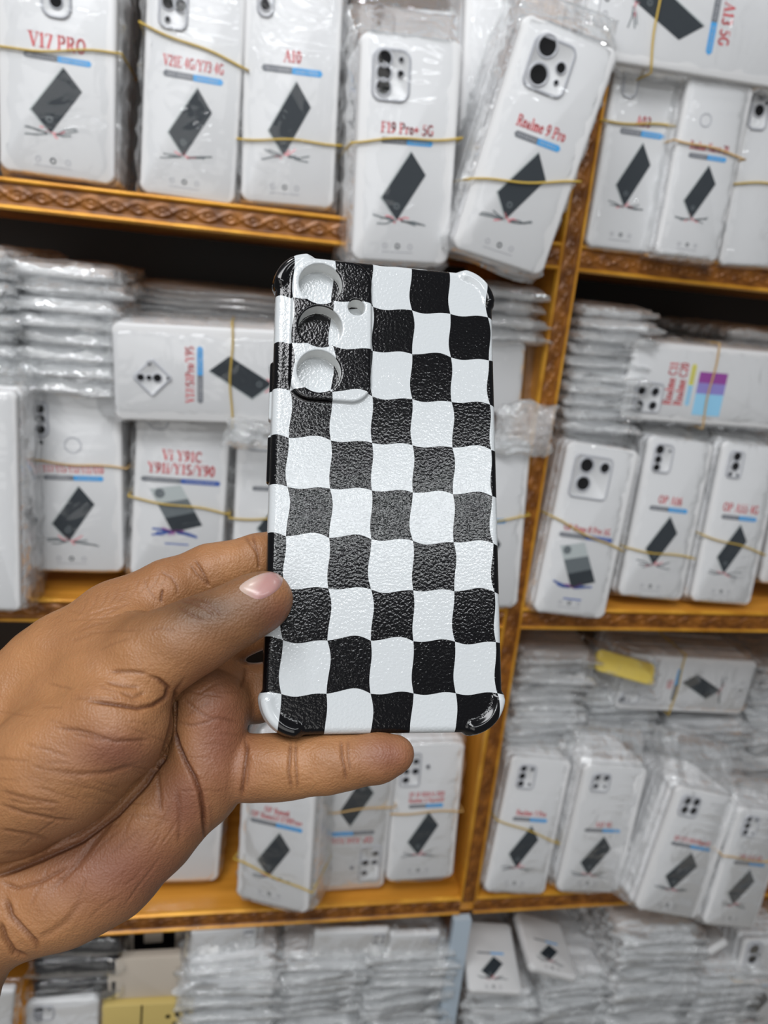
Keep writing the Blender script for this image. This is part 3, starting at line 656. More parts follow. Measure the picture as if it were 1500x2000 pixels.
# loose empty bag across the upright
m4, w, h = case_frame((1022, 872), (1035, 808), (-.02, -.02), 0, 118)
root = empty('loose_plastic_bag', m4); tag(root, 'loose clear bag sticking out across the upright beside the held case', 'plastic bag')
V, Fc = bag_data(w, h, .008, seed=95, amp=.009, ampf=.004, ex=2.4, top=.008, bot=.008, m=0); mesh('bag_film', V, Fc, MT['film_thick'], root)
m4, w, h = case_frame((487, 868), (492, 832), (-.03, -.03), 0, 100)
root = empty('crumpled_plastic_bag', m4); tag(root, 'crumpled shiny bag end under the horizontal bundle, left of the held case', 'plastic bag')
V, Fc = bag_data(w, h, .012, seed=96, amp=.007, ampf=.004, ex=2.6, top=.004, bot=.004, m=0); mesh('bag_film', V, Fc, MT['film_thick'], root)

# ================================================================ signed-distance modelling for the held case and the hand
def surface_nets(val, org, h):
    nx, ny, nz = val.shape; ins = val < 0
    cs = [(i, j, k) for i in (0, 1) for j in (0, 1) for k in (0, 1)]
    cnt = np.zeros((nx-1, ny-1, nz-1), np.int8)
    for i, j, k in cs: cnt += ins[i:nx-1+i, j:ny-1+j, k:nz-1+k]
    act = (cnt > 0) & (cnt < 8); A = np.argwhere(act)
    idx = -np.ones(act.shape, np.int64); idx[act] = np.arange(len(A))
    acc = np.zeros((len(A), 3)); num = np.zeros(len(A))
    for a in cs:
        for ax in range(3):
            if a[ax]: continue
            b = list(a); b[ax] = 1
            va = val[A[:, 0]+a[0], A[:, 1]+a[1], A[:, 2]+a[2]]; vb = val[A[:, 0]+b[0], A[:, 1]+b[1], A[:, 2]+b[2]]
            m = (va < 0) != (vb < 0)
            t = np.where(m, va / np.where(m, va - vb, 1), 0)
            p = np.tile(np.array(a, float), (len(A), 1)); p[:, ax] = t
            acc[m] += p[m]; num[m] += 1
    Vv = (A + acc / num[:, None]) * h + org
    Fs = []
    for ax in range(3):
        o1, o2 = [(1, 2), (2, 0), (0, 1)][ax]
        sl0 = [slice(None)] * 3; sl1 = [slice(None)] * 3; sl0[ax] = slice(0, -1); sl1[ax] = slice(1, None)
        a, b = ins[tuple(sl0)], ins[tuple(sl1)]
        E_ = np.argwhere(a != b)
        E_ = E_[(E_[:, o1] > 0) & (E_[:, o2] > 0) & (E_[:, o1] < val.shape[o1]-1) & (E_[:, o2] < val.shape[o2]-1)]
        if not len(E_): continue
        q = []
        for d1, d2 in ((-1, -1), (0, -1), (0, 0), (-1, 0)):
            c = E_.copy(); c[:, o1] += d1; c[:, o2] += d2; q.append(idx[c[:, 0], c[:, 1], c[:, 2]])
        q = np.stack(q, 1); flip = ~a[E_[:, 0], E_[:, 1], E_[:, 2]]
        q[flip] = q[flip][:, ::-1]; Fs.append(q)
    return Vv, np.concatenate(Fs)
def smin(a, b, k):
    h = np.clip(.5 + .5 * (b - a) / k, 0, 1)
    return b * (1 - h) + a * h - k * h * (1 - h)
def fast_mesh(name, V, Fq, mats, parent=None):
    me = bpy.data.meshes.new(name)
    me.vertices.add(len(V)); me.vertices.foreach_set('co', np.asarray(V, np.float32).ravel())
    me.loops.add(len(Fq) * 4); me.loops.foreach_set('vertex_index', np.asarray(Fq, np.int32).ravel())
    me.polygons.add(len(Fq)); me.polygons.foreach_set('loop_start', np.arange(0, len(Fq)*4, 4, dtype=np.int32))
    me.polygons.foreach_set('use_smooth', [True] * len(Fq))
    for m in mats: me.materials.append(m)
    me.update(calc_edges=True); me.validate()
    return link(bpy.data.objects.new(name, me), parent)

# ---------------------------------------------------------------- the held case
ca, cb, cg = [math.radians(a) for a in (-11.40, 10.86, -2.37)]
CT = np.array([.00106, .00863, -.25059])
Rx = np.array([[1, 0, 0], [0, math.cos(ca), -math.sin(ca)], [0, math.sin(ca), math.cos(ca)]])
Ry = np.array([[math.cos(cb), 0, math.sin(cb)], [0, 1, 0], [-math.sin(cb), 0, math.cos(cb)]])
Rz = np.array([[math.cos(cg), -math.sin(cg), 0], [math.sin(cg), math.cos(cg), 0], [0, 0, 1]])
CR = Rz @ Ry @ Rx                             # case axes in camera coordinates
hs = .00035
gx = np.arange(-.0415, .0415, hs); gy = np.arange(-.0825, .0825, hs); gz = np.arange(-.0130, .0040, hs)
X_, Y_, Z_ = np.meshgrid(gx, gy, gz, indexing='ij')
def rbox2(x, y, cx, cy, hx, hy, r):
    qx, qy = np.abs(x - cx) - hx + r, np.abs(y - cy) - hy + r
    return np.hypot(np.maximum(qx, 0), np.maximum(qy, 0)) + np.minimum(np.maximum(qx, qy), 0) - r
def ext(d2, z, z0, z1, e):
    dz = np.maximum(z0 - z, z - z1); a, b = d2 + e, dz + e
    return np.hypot(np.maximum(a, 0), np.maximum(b, 0)) + np.minimum(np.maximum(a, b), 0) - e
D = ext(rbox2(X_, Y_, 0, .0004, .0380, .0786, .0115), Z_, -.0100, 0, .0024)
for sx in (-1, 1):                            # cushioned corners
    for sy in (-1, 1):
        cx, cy = sx * .0265, .0004 + sy * .0671
        rx, ry = X_ - cx, Y_ - cy; ang = np.degrees(np.arctan2(ry * sy, rx * sx)); rad = np.hypot(rx, ry)
        over = np.maximum(np.abs(ang - 45) - 40, 0) * math.pi / 180 * .0115
        d = np.hypot(np.hypot(rad - .0098, (Z_ + .0040) * .62), over) - .0030
        D = smin(D, d, .0007)
        rid = np.hypot(np.hypot((rad - .0106) * .8, Z_ + .0004), np.maximum(np.abs(ang - 45) - 36, 0) * math.pi/180 * .0118) - .0012
        D = smin(D, rid, .0007)
isl = ext(rbox2(X_, Y_, -.01925, .0523, .0135, .0250, .0070), Z_, -.003, .0016, .0009)
D = smin(D, isl, .0006)
for (y0, y1) in ((.021, .041), (.000, .016)): # side buttons on the left edge
    D = smin(D, ext(rbox2(X_, Y_, -.0378, (y0+y1)/2, .0011, (y1-y0)/2, .0008), Z_, -.0075, -.0035, .0006), .0005)
D = np.maximum(D, -ext(rbox2(X_, Y_, 0, .0004, .0362, .0768, .0100), Z_, -.02, -.0016, .001))   # hollow for the handset
HOLES = [(-.0233, .0682, .0073), (-.0230, .0528, .0073), (-.0232, .0371, .0073), (-.0110, .0608, .0029)]
for x, y, r in HOLES:                         # lens recesses with a printed floor
    cup = ext(np.hypot(X_-x, Y_-y) - r - .0011, Z_, -.0062, -.0010, .0004)
    D = np.minimum(D, cup)
for x, y, r in HOLES:
    D = np.maximum(D, -ext(np.hypot(X_-x, Y_-y) - r, Z_, -.0045, .01, .0002))
Vc, Fq = surface_nets(D, np.array([gx[0], gy[0], gz[0]]), hs)
M = np.eye(4); M[:3, :3] = CW @ CR; M[:3, 3] = cw(CT)
case = empty('phone_case', M); tag(case, 'glossy black and white wavy-checkered phone case held up by the hand', 'phone case')
m = mat('checkered_gloss_print', (.8, .8, .8), .125, Specular_IOR_Level=.42); b = m.node_tree.nodes['Principled BSDF']
tc = N(m, 'ShaderNodeTexCoord'); sp = N(m, 'ShaderNodeSeparateXYZ'); L(m, tc.outputs['Object'], sp.inputs[0])
def mth(op, a, b_=None, c=None):
    n = N(m, 'ShaderNodeMath', operation=op)
    for i, v in enumerate((a, b_, c)):
        if v is None: continue
        if isinstance(v, (int, float)): n.inputs[i].default_value = v
        else: L(m, v, n.inputs[i])
    return n.outputs[0]
u = mth('DIVIDE', mth('ADD', sp.outputs[0], .0324), .01365); v = mth('DIVIDE', mth('SUBTRACT', sp.outputs[1], .0623), .01605)
def wn(a, b_):
    cb_ = N(m, 'ShaderNodeCombineXYZ'); L(m, a, cb_.inputs[0]); L(m, b_, cb_.inputs[1]); cb_.inputs[2].default_value = 3.7
    n = N(m, 'ShaderNodeTexWhiteNoise'); n.noise_dimensions = '3D'; L(m, cb_.outputs[0], n.inputs['Vector']); return n.outputs['Value']
def rnd(a): return mth('ROUND', a)
def flo(a): return mth('FLOOR', a)
def bulge(t, s): return mth('MULTIPLY', mth('SINE', mth('MULTIPLY', mth('FRACT', t), math.pi)), s)
# each cell edge bows one way or the other
sv = mth('MULTIPLY_ADD', wn(flo(u), rnd(v)), .15, -.095); su = mth('MULTIPLY_ADD', wn(rnd(u), flo(v)), .15, -.075)
v2 = mth('ADD', v, bulge(u, sv)); u2 = mth('ADD', u, bulge(v, su))
v2 = mth('ADD', v2, mth('MULTIPLY', mth('SINE', mth('MULTIPLY', u, 2*math.pi)), .025)); u2 = mth('ADD', u2, mth('MULTIPLY', mth('SINE', mth('MULTIPLY', v, 2*math.pi)), .025))
par = mth('FLOORED_MODULO', mth('ADD', flo(u2), flo(v2)), 2.0)
mx = N(m, 'ShaderNodeMix', data_type='RGBA'); L(m, par, mx.inputs[0]); mx.inputs[6].default_value = (.47, .495, .51, 1); mx.inputs[7].default_value = (.0022, .0022, .003, 1)
L(m, mx.outputs[2], b.inputs['Base Color'])
n1 = N(m, 'ShaderNodeTexNoise'); n1.inputs['Scale'].default_value = 1150; n1.inputs['Detail'].default_value = 1.5; L(m, tc.outputs['Object'], n1.inputs['Vector'])
bp = N(m, 'ShaderNodeBump'); bp.inputs['Strength'].default_value = .55; bp.inputs['Distance'].default_value = .0002; L(m, n1.outputs[0], bp.inputs['Height']); L(m, bp.outputs[0], b.inputs['Normal'])
m2 = mat('white_tpu_rim', (.70, .71, .70), .35)
shell = fast_mesh('case_shell', Vc, Fq, [m, m2], case)
fc = Vc[Fq].mean(1); fn = np.cross(Vc[Fq[:, 1]] - Vc[Fq[:, 0]], Vc[Fq[:, 2]] - Vc[Fq[:, 0]]); fn /= np.linalg.norm(fn, axis=1)[:, None] + 1e-12
inner = fc[:, 2] < -.0098
for x, y, r in HOLES:
    rr = np.hypot(fc[:, 0]-x, fc[:, 1]-y); inner |= (rr < r + .0004) & (fc[:, 2] < .0012) & (fc[:, 2] > -.0043) & (np.abs(fn[:, 2]) < .6)
inner |= (rbox2(fc[:, 0], fc[:, 1], 0, .0004, .0364, .0770, .0102) < .0003) & (fc[:, 2] < -.0012) & ((fn[:, 2] < -.5) | (np.abs(fn[:, 2]) < .4)) & ~((fc[:, 0] < -.003) & (fc[:, 1] > .026))
m3 = m.copy(); m3.name = 'checkered_gloss_smooth'
for n_ in m3.node_tree.nodes:
    if n_.type == 'BUMP': n_.inputs['Strength'].default_value = 0
shell.data.materials.append(m3)
cr_ = np.hypot(np.maximum(np.abs(fc[:, 0]) - .0265, 0), np.maximum(np.abs(fc[:, 1] - .0004) - .0671, 0))
crn = (cr_ > .0082) & (np.abs(fc[:, 0]) > .0265) & (np.abs(fc[:, 1] - .0004) > .0671)
mi_ = np.where(inner, 1, np.where(crn | (np.abs(fc[:, 0]) > .0372), 2, 0)).astype(np.int32)
if len(shell.data.polygons) == len(inner): shell.data.polygons.foreach_set('material_index', mi_)

# ---------------------------------------------------------------- the hand
HH = .0009
lo = np.array([-.235, -.215, -.300]); hi = np.array([.022, .006, -.178])
ax_ = [np.arange(lo[i], hi[i], HH) for i in range(3)]
shp = tuple(len(a) for a in ax_)
def q4(px, py, z, r): return Cc(px, py, z), r / F * z
def seg(field, a, b_, k):
    """smooth-union a tapered capsule into a field; only the box round it is touched"""
    (pa, ra), (pb, rb) = q4(*a), q4(*b_)
    pad = max(ra, rb) + max(k, .001) * 1.5 + .003
    l = np.minimum(pa, pb) - pad; h_ = np.maximum(pa, pb) + pad
    i0 = [max(0, int((l[i] - lo[i]) / HH)) for i in range(3)]; i1 = [min(shp[i], int((h_[i] - lo[i]) / HH) + 2) for i in range(3)]
    if any(i1[i] <= i0[i] for i in range(3)): return
    g = np.meshgrid(*[ax_[i][i0[i]:i1[i]] for i in range(3)], indexing='ij')
    Pn = np.stack(g, -1) - pa; d = pb - pa; t = np.clip((Pn @ d) / (d @ d + 1e-12), 0, 1)
    dd = np.linalg.norm(Pn - t[..., None] * d, axis=-1) - (ra + (rb - ra) * t)
    s_ = tuple(slice(i0[i], i1[i]) for i in range(3))
    field[s_] = smin(field[s_], dd.astype(np.float32), k)
def chain(field, pts, k):
    for a, b_ in zip(pts[:-1], pts[1:]): seg(field, a, b_, k)
new = lambda: np.full(shp, .02, np.float32)
palm = new()
kp = .007
chain(palm, [(330, 1160, .247, 60), (228, 1226, .245, 80), (130, 1292, .243, 88), (20, 1392, .240, 96), (-90, 1520, .238, 115)], kp)     # index metacarpal edge
chain(palm, [(400, 1290, .256, 66), (240, 1360, .250, 84), (60, 1520, .247, 100), (-70, 1640, .243, 110)], kp)
chain(palm, [(430, 1370, .250, 66), (280, 1450, .247, 84), (80, 1620, .246, 100), (-60, 1730, .242, 110)], kp)
chain(palm, [(402, 1380, .2395, 76), (403, 1494, .2365, 77)], kp)                                              # pads under ring and little finger
chain(palm, [(388, 1530, .2400, 84), (330, 1562, .2385, 84), (288, 1620, .237, 86), (205, 1698, .2345, 93), (120, 1742, .2325, 94), (55, 1768, .232, 92)], kp)   # heel on the little-finger side
chain(palm, [(300, 1500, .245, 80), (160, 1640, .241, 95), (30, 1740, .236, 100), (-60, 1780, .233, 118), (-200, 1975, .230, 150), (-380, 2230, .228, 185)], kp)  # wrist and forearm
chain(palm, [(-90, 1520, .238, 115), (-130, 1700, .236, 135), (-200, 1975, .232, 150)], .012)
fing = new()
def finger(pts, k=.003):
    f = new(); chain(f, pts, k); return f
idxf = finger([(250, 1205, .247, 72), (330, 1157, .249, 58), (372, 1136, .2515, 53), (412, 1120, .253, 54), (455, 1107, .2545, 49), (500, 1092, .257, 46), (560, 1078, .262, 44), (640, 1068, .2665, 42), (740, 1056, .269, 37)])
mid = finger([(395, 1275, .256, 62), (445, 1240, .259, 52), (490, 1226, .2605, 45), (560, 1210, .2625, 46), (660, 1195, .264, 46), (760, 1180, .2685, 40)])
rng = finger([(415, 1350, .252, 66), (455, 1355, .2555, 58), (500, 1354, .2560, 53), (560, 1335, .2575, 52), (660, 1320, .260, 47), (745, 1308, .263, 40)])
pky = finger([(425, 1500, .2395, 62), (492, 1500, .2388, 61), (540, 1498, .2378, 59.5), (578, 1496, .237, 57), (640, 1491, .2365, 54.5), (684, 1487, .236, 49.5), (735, 1480, .236, 45), (772, 1474, .236, 37.5)])
thumb = new()
chain(thumb, [(30, 1548, .2245, 124), (120, 1490, .2195, 122), (222, 1414, .2185, 112)], .006)                   # ball of the thumb
chain(thumb, [(100, 1380, .235, 95), (222, 1330, .2285, 92), (300, 1283, .2245, 78), (352, 1256, .2235, 70), (400, 1232, .2245, 63), (440, 1211, .2252, 57), (478, 1191, .2265, 53), (505, 1177, .2272, 50), (524, 1167, .2277, 46)], .005)
Xg = ax_[0][:, None, None]; Yg = ax_[1][None, :, None]; Zg = ax_[2][None, None, :]
PX = 750 + F * Xg / -Zg; PY = 1000 - F * Yg / -Zg
sst = lambda x, a, b_: (lambda t: t*t*(3-2*t))(np.clip((x - a) / (b_ - a), 0, 1))
for f_, k in ((idxf, .004), (pky, .0014), (mid, .002), (rng, .002)): fing = smin(fing, f_, .0006); palm = smin(palm, f_, k)
kk = .0016 + .012 * sst(PY + .9 * PX * 0, 1345, 1235) * sst(PX, 350, 250) + .010 * sst(PX, 60, -60)
hand_f = smin(palm, thumb, kk.astype(np.float32))
hand_f[:2] = .002; hand_f[:, :2] = .002
Vh, Fh = surface_nets(hand_f, lo, HH)
# keep one connected body, relax slightly
E2 = np.concatenate([Fh[:, [0, 1]], Fh[:, [1, 2]], Fh[:, [2, 3]], Fh[:, [3, 0]]])
def relax(V, f):
    s = np.zeros_like(V); c = np.zeros(len(V))
    for a, b_ in ((0, 1), (1, 0)):
        for j in range(3): s[:, j] += np.bincount(E2[:, a], V[E2[:, b_], j], len(V))
        c += np.bincount(E2[:, a], minlength=len(V))
    return V + f * (s / np.maximum(c, 1)[:, None] - V)
for _ in range(3): Vh = relax(relax(Vh, .5), -.52)
def subdivide(V, Q):
    n = len(V); e = np.concatenate([Q[:, [0, 1]], Q[:, [1, 2]], Q[:, [2, 3]], Q[:, [3, 0]]]); e.sort(1)
    key = e[:, 0].astype(np.int64) * n + e[:, 1]; u_, inv = np.unique(key, return_inverse=True)
    mid_ = (V[u_ // n] + V[u_ % n]) / 2; cen = V[Q].mean(1); m_ = len(Q); inv = inv.reshape(4, m_) + n; c_ = np.arange(m_) + n + len(u_)
    V2 = np.concatenate([V, mid_, cen])
    return V2, np.concatenate([np.stack([Q[:, k], inv[k], c_, inv[(k - 1) % 4]], 1) for k in range(4)])
Vh, Fh = subdivide(Vh, Fh)
E2 = np.concatenate([Fh[:, [0, 1]], Fh[:, [1, 2]], Fh[:, [2, 3]], Fh[:, [3, 0]]])
for _ in range(2): Vh = relax(relax(Vh, .5), -.5)
def vnorm(V):
    n = np.cross(V[Fh[:, 2]] - V[Fh[:, 0]], V[Fh[:, 3]] - V[Fh[:, 1]]); o = np.zeros_like(V)
    for k in range(4):
        for j in range(3): o[:, j] += np.bincount(Fh[:, k], n[:, j], len(V))
    return o / (np.linalg.norm(o, axis=1)[:, None] + 1e-12)
nv_ = vnorm(Vh)
px = 750 + F * Vh[:, 0] / -Vh[:, 2]; py = 1000 - F * Vh[:, 1] / -Vh[:, 2]
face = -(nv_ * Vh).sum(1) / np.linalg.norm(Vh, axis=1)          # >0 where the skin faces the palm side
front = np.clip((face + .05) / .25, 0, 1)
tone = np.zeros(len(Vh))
# skin folds: path in the palm view, width, depth (mm), how dark the line is, and the depth range of skin it runs on
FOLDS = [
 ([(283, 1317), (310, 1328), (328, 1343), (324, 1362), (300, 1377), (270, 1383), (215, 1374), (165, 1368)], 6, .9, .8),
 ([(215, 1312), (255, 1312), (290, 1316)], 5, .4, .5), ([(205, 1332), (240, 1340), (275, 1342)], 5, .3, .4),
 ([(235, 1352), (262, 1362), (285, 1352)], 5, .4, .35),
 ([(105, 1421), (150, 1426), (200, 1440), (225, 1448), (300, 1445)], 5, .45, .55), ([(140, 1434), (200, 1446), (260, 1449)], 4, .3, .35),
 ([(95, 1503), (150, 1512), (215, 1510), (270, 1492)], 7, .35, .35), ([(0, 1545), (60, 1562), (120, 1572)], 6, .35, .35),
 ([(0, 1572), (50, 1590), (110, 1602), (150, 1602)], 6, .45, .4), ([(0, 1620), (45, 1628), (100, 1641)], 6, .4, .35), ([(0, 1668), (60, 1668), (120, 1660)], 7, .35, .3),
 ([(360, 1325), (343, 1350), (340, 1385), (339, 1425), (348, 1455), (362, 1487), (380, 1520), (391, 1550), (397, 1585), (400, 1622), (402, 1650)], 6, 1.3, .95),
 ([(345, 1340), (341, 1380), (336, 1415), (318, 1481), (285, 1529), (228, 1591), (160, 1642), (86, 1676), (10, 1706), (-60, 1725)], 7, 1.5, .75),  # crease pigment, with the thumb ball's overlap shadow painted in too
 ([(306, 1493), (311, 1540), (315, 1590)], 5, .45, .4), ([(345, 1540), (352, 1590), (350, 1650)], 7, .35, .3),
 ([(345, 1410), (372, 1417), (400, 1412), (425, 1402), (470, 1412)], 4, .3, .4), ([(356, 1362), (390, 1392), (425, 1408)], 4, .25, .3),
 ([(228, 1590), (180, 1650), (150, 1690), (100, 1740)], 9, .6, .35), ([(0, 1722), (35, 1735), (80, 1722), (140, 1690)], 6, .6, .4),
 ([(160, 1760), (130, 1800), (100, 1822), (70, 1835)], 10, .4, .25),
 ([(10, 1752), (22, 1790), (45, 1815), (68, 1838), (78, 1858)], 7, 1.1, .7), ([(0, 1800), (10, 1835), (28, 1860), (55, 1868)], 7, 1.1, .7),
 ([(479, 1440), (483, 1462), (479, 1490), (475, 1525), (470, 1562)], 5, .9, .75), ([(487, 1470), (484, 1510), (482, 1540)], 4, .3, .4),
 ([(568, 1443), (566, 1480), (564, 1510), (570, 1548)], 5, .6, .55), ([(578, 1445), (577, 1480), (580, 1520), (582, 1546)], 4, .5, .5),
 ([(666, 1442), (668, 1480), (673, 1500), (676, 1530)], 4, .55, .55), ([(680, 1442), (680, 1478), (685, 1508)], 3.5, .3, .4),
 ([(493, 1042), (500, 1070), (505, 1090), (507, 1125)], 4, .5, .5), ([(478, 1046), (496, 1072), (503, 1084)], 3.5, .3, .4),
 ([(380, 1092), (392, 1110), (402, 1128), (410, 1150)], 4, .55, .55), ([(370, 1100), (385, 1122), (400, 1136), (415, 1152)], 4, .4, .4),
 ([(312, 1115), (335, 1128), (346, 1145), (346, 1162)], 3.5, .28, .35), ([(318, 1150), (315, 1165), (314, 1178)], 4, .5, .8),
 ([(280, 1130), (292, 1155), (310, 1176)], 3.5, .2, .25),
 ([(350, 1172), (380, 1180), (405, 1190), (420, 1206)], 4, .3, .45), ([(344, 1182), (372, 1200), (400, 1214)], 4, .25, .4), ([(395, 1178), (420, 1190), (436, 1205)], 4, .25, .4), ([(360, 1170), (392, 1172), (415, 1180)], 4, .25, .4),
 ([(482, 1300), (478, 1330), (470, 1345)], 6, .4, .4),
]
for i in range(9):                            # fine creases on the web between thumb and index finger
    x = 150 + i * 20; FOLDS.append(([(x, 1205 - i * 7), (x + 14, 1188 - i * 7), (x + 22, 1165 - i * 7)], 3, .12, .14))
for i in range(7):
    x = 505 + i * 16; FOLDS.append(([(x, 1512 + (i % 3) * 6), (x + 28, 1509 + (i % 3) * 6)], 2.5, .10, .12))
disp = np.zeros(len(Vh)); camd = -Vh[:, 2]
thumb_side = np.zeros(len(Vh), bool)
ii = np.clip(((Vh - lo) / HH).astype(int), 0, np.array(shp) - 1)
tf = thumb[ii[:, 0], ii[:, 1], ii[:, 2]]; pf = palm[ii[:, 0], ii[:, 1], ii[:, 2]]; on_thumb = tf < pf
# which skin the palm view sees: nearest depth in small cells
gxi = np.clip(((px + 800) / 7).astype(int), 0, 259); gyi = np.clip(((py - 900) / 7).astype(int), 0, 299)
zb = np.full((260, 300), 9.0); np.minimum.at(zb, (gxi, gyi), camd)
seen = camd < zb[gxi, gyi] + .0035
rf = random.Random(5)
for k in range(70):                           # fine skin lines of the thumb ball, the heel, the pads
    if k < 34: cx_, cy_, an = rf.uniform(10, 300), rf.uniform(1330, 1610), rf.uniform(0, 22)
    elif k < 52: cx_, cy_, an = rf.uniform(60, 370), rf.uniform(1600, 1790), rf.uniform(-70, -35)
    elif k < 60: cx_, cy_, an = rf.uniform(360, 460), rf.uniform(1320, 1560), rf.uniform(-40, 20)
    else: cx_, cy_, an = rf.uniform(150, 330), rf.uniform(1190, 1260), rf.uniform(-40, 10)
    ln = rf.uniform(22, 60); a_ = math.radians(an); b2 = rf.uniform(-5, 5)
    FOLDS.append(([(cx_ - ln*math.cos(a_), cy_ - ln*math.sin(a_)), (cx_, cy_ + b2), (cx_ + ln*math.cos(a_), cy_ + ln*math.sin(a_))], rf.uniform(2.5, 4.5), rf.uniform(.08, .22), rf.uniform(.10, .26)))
for pts, wd, dp, dk in FOLDS:
    pts = np.array(pts, float); c = pts.mean(0)
    near = (px > pts[:, 0].min()-25) & (px < pts[:, 0].max()+25) & (py > pts[:, 1].min()-25) & (py < pts[:, 1].max()+25) & (front > 0)
    q = np.where(near)[0]
    if not len(q): continue
    best = np.full(len(q), 1e9); tt = np.zeros(len(q)); acc_ = 0; tot = np.hypot(*np.diff(pts, axis=0).T).sum()
    for a, b_ in zip(pts[:-1], pts[1:]):
        d = b_ - a; l = np.hypot(*d); t = np.clip(((px[q]-a[0])*d[0] + (py[q]-a[1])*d[1]) / (l*l), 0, 1)
        dist = np.hypot(px[q]-a[0]-t*d[0], py[q]-a[1]-t*d[1]); mm_ = dist < best
        best = np.where(mm_, dist, best); tt = np.where(mm_, (acc_ + t*l) / tot, tt); acc_ += l
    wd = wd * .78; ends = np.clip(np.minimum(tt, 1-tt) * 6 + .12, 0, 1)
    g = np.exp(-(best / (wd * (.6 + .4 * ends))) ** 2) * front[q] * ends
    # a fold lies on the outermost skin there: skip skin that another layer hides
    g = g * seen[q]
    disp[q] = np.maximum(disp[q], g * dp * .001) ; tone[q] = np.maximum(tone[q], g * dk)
    lip = np.exp(-((best - wd * 2.0) / wd) ** 2) * front[q] * ends * seen[q]
    disp[q] -= lip * dp * .00022
Vh = Vh - nv_ * disp[:, None]
# slow undulation of the flesh
Vh = Vh + nv_ * ((np.sin(Vh[:, 0]*310 + 2*np.sin(Vh[:, 1]*170)) * np.sin(Vh[:, 1]*260 + 1.3*np.sin(Vh[:, 2]*240))) * .00022)[:, None]
# skin regions: pigment of the back of thumb and fingers is browner, pads are pinker
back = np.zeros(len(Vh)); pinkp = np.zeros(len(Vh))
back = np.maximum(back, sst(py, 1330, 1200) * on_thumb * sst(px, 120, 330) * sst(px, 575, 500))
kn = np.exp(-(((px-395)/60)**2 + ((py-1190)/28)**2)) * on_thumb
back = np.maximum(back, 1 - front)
for (cx_, cy_, rx_, ry_) in ((535, 1200, 50, 45), (760, 1475, 60, 40), (430, 1430, 70, 150), (235, 1700, 170, 95), (360, 1570, 60, 90), (225, 1470, 90, 50)): pinkp = np.maximum(pinkp, np.exp(-(((px-cx_)/rx_)**2 + ((py-cy_)/ry_)**2)) * front)
Vw = cw(Vh); wrist = cw(Cc(-60, 1780, .233))
hand = fast_mesh('hand', Vw - wrist, Fh, [], None); hand.location = wrist
tag(hand, 'bare left hand, palm to the viewer, holding the checkered phone case between thumb and fingers', 'hand')
at = hand.data.color_attributes.new('skin', 'FLOAT_COLOR', 'POINT')
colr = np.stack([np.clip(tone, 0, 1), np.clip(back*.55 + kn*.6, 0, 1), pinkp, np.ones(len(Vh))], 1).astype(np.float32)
if len(at.data) == len(Vh): at.data.foreach_set('color', colr.ravel())
sk = mat('skin', (.4, .2, .12), .46, Subsurface_Weight=.12, Subsurface_Scale=.006)
b = sk.node_tree.nodes['Principled BSDF']; b.inputs['Subsurface Radius'].default_value = (1, .35, .18); b.inputs['Specular IOR Level'].default_value = .38
vc = N(sk, 'ShaderNodeVertexColor'); vc.layer_name = 'skin'; sep = N(sk, 'ShaderNodeSeparateColor'); L(sk, vc.outputs[0], sep.inputs[0])
tcs = N(sk, 'ShaderNodeTexCoord'); nz = N(sk, 'ShaderNodeTexNoise'); nz.inputs['Scale'].default_value = 45; nz.inputs['Detail'].default_value = 5; L(sk, tcs.outputs['Object'], nz.inputs['Vector'])
rp = N(sk, 'ShaderNodeValToRGB'); L(sk, nz.outputs[0], rp.inputs[0]); rp.color_ramp.elements[0].position = .32; rp.color_ramp.elements[1].position = .7
SKIN_A, SKIN_B = (.252, .116, .049, 1), (.350, .168, .070, 1)
rp.color_ramp.elements[0].color = SKIN_A; rp.color_ramp.elements[1].color = SKIN_B
def mixc(fac, a, col):
    x = N(sk, 'ShaderNodeMix', data_type='RGBA'); L(sk, fac, x.inputs[0]); L(sk, a, x.inputs[6]); x.inputs[7].default_value = (*col, 1); return x.outputs[2]
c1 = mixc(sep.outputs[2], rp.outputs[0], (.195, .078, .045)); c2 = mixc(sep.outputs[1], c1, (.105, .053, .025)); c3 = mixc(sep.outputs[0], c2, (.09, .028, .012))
L(sk, c3, b.inputs['Base Color'])
nb = N(sk, 'ShaderNodeTexVoronoi'); nb.inputs['Scale'].default_value = 1400; L(sk, tcs.outputs['Object'], nb.inputs['Vector'])
nb2 = N(sk, 'ShaderNodeTexNoise'); nb2.inputs['Scale'].default_value = 420; nb2.inputs['Detail'].default_value = 4; nb2.inputs['Distortion'].default_value = .8; L(sk, tcs.outputs['Object'], nb2.inputs['Vector'])
ad = N(sk, 'ShaderNodeMath', operation='MULTIPLY_ADD'); L(sk, nb2.outputs[0], ad.inputs[0]); ad.inputs[1].default_value = 2.2; L(sk, nb.outputs[0], ad.inputs[2])
bp = N(sk, 'ShaderNodeBump'); bp.inputs['Strength'].default_value = .42; bp.inputs['Distance'].default_value = .0003; L(sk, ad.outputs[0], bp.inputs['Height']); L(sk, bp.outputs[0], b.inputs['Normal'])
hand.data.materials.append(sk)

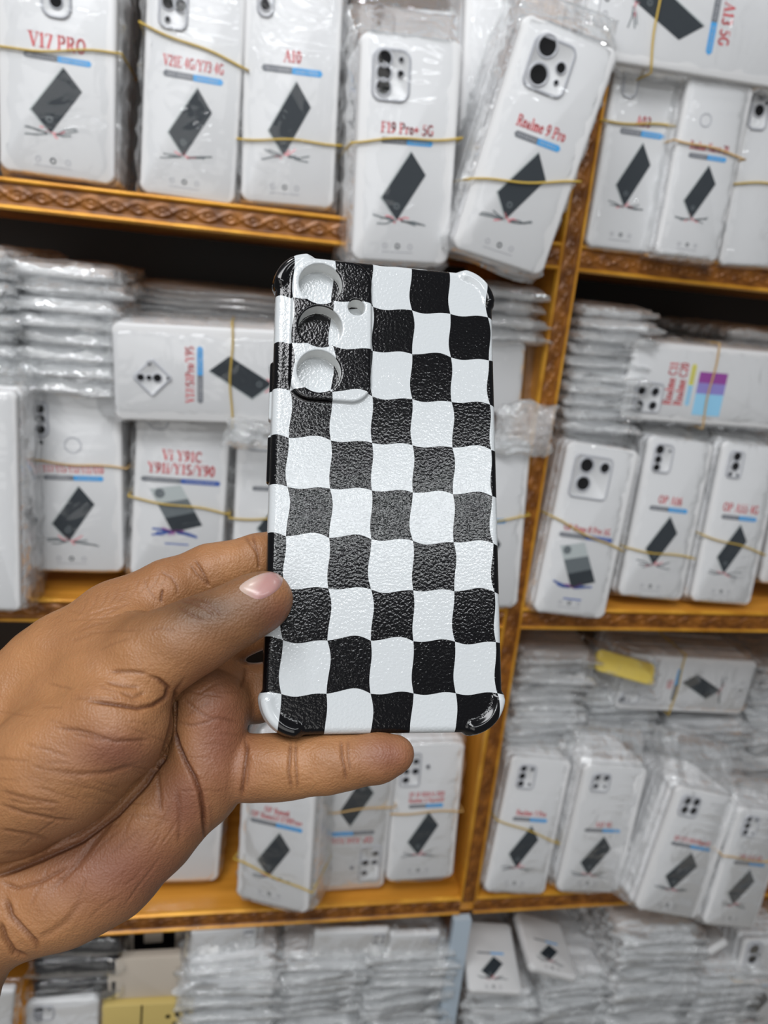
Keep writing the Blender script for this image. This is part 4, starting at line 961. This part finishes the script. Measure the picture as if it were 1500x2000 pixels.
# thumbnail: a thin curved plate seated on the thumb
bvh = BVHTree.FromPolygons([Vector(v) for v in Vh.tolist()], Fh.tolist())
outl = [(463, 1148), (481, 1134), (500, 1124), (522, 1117), (540, 1117), (551, 1124), (553, 1136), (546, 1149), (534, 1159), (519, 1168), (503, 1172), (489, 1166), (475, 1158)]
ctr = np.mean(outl, 0); NR, NA = 9, 48
ol = np.array(outl + outl[:1]); tpar = np.linspace(0, len(outl), NA, endpoint=False)
bd = np.stack([np.interp(tpar, range(len(ol)), ol[:, j]) for j in (0, 1)], 1)
for _ in range(4): bd = (np.roll(bd, 1, 0) + 2*bd + np.roll(bd, -1, 0)) / 4
Vn, cols = [], []
for r_ in range(NR + 1):
    for k in range(NA):
        s_ = r_ / NR; p2 = ctr + (bd[k] - ctr) * s_
        d = Vector(((p2[0]-750)/F, (1000-p2[1])/F, -1)).normalized()
        hit = bvh.ray_cast(Vector((0, 0, 0)), d)
        if hit[0] is None: loc = Vector(Cc(p2[0], p2[1], .222)); nrm = Vector((0, .3, 1))
        else: loc, nrm = hit[0], hit[1]
        if nrm.dot(d) > 0: nrm = -nrm
        Vn.append(loc + nrm * (.00055 * (1 - s_**6) + .00005) )
Fn = []
for r_ in range(NR):
    for k in range(NA): Fn.append((r_*NA+k, (r_+1)*NA+k, (r_+1)*NA+(k+1) % NA, r_*NA+(k+1) % NA))
nm = mat('fingernail', (.56, .27, .24), .26, Subsurface_Weight=.1, Subsurface_Scale=.002)
b = nm.node_tree.nodes['Principled BSDF']
nail = mesh('thumbnail', cw(np.array(Vn)) - wrist, Fn, nm, hand); nail['label'] = 'pink thumbnail with a pale half-moon'
ca_ = nail.data.color_attributes.new('moon', 'FLOAT_COLOR', 'POINT')
nv2 = np.array(Vn); npx = 750 + F*nv2[:, 0]/-nv2[:, 2]; npy = 1000 - F*nv2[:, 1]/-nv2[:, 2]
moon = np.clip(1 - (npx*.86 - npy*-.5 - (482*.86 + 1150*.5)) / 22, 0, 1) 
edge = np.clip(((npx*.86 - npy*.5) - (538*.86 - 1122*.5)) / 10, 0, 1)
cm = np.maximum(moon, edge)
ca_.data.foreach_set('color', np.stack([cm, cm, cm, np.ones(len(cm))], 1).astype(np.float32).ravel())
vcn = N(nm, 'ShaderNodeVertexColor'); vcn.layer_name = 'moon'; x = N(nm, 'ShaderNodeMix', data_type='RGBA'); L(nm, vcn.outputs[0], x.inputs[0])
x.inputs[6].default_value = (.36, .20, .185, 1); x.inputs[7].default_value = (.45, .34, .29, 1); L(nm, x.outputs[2], b.inputs['Base Color'])
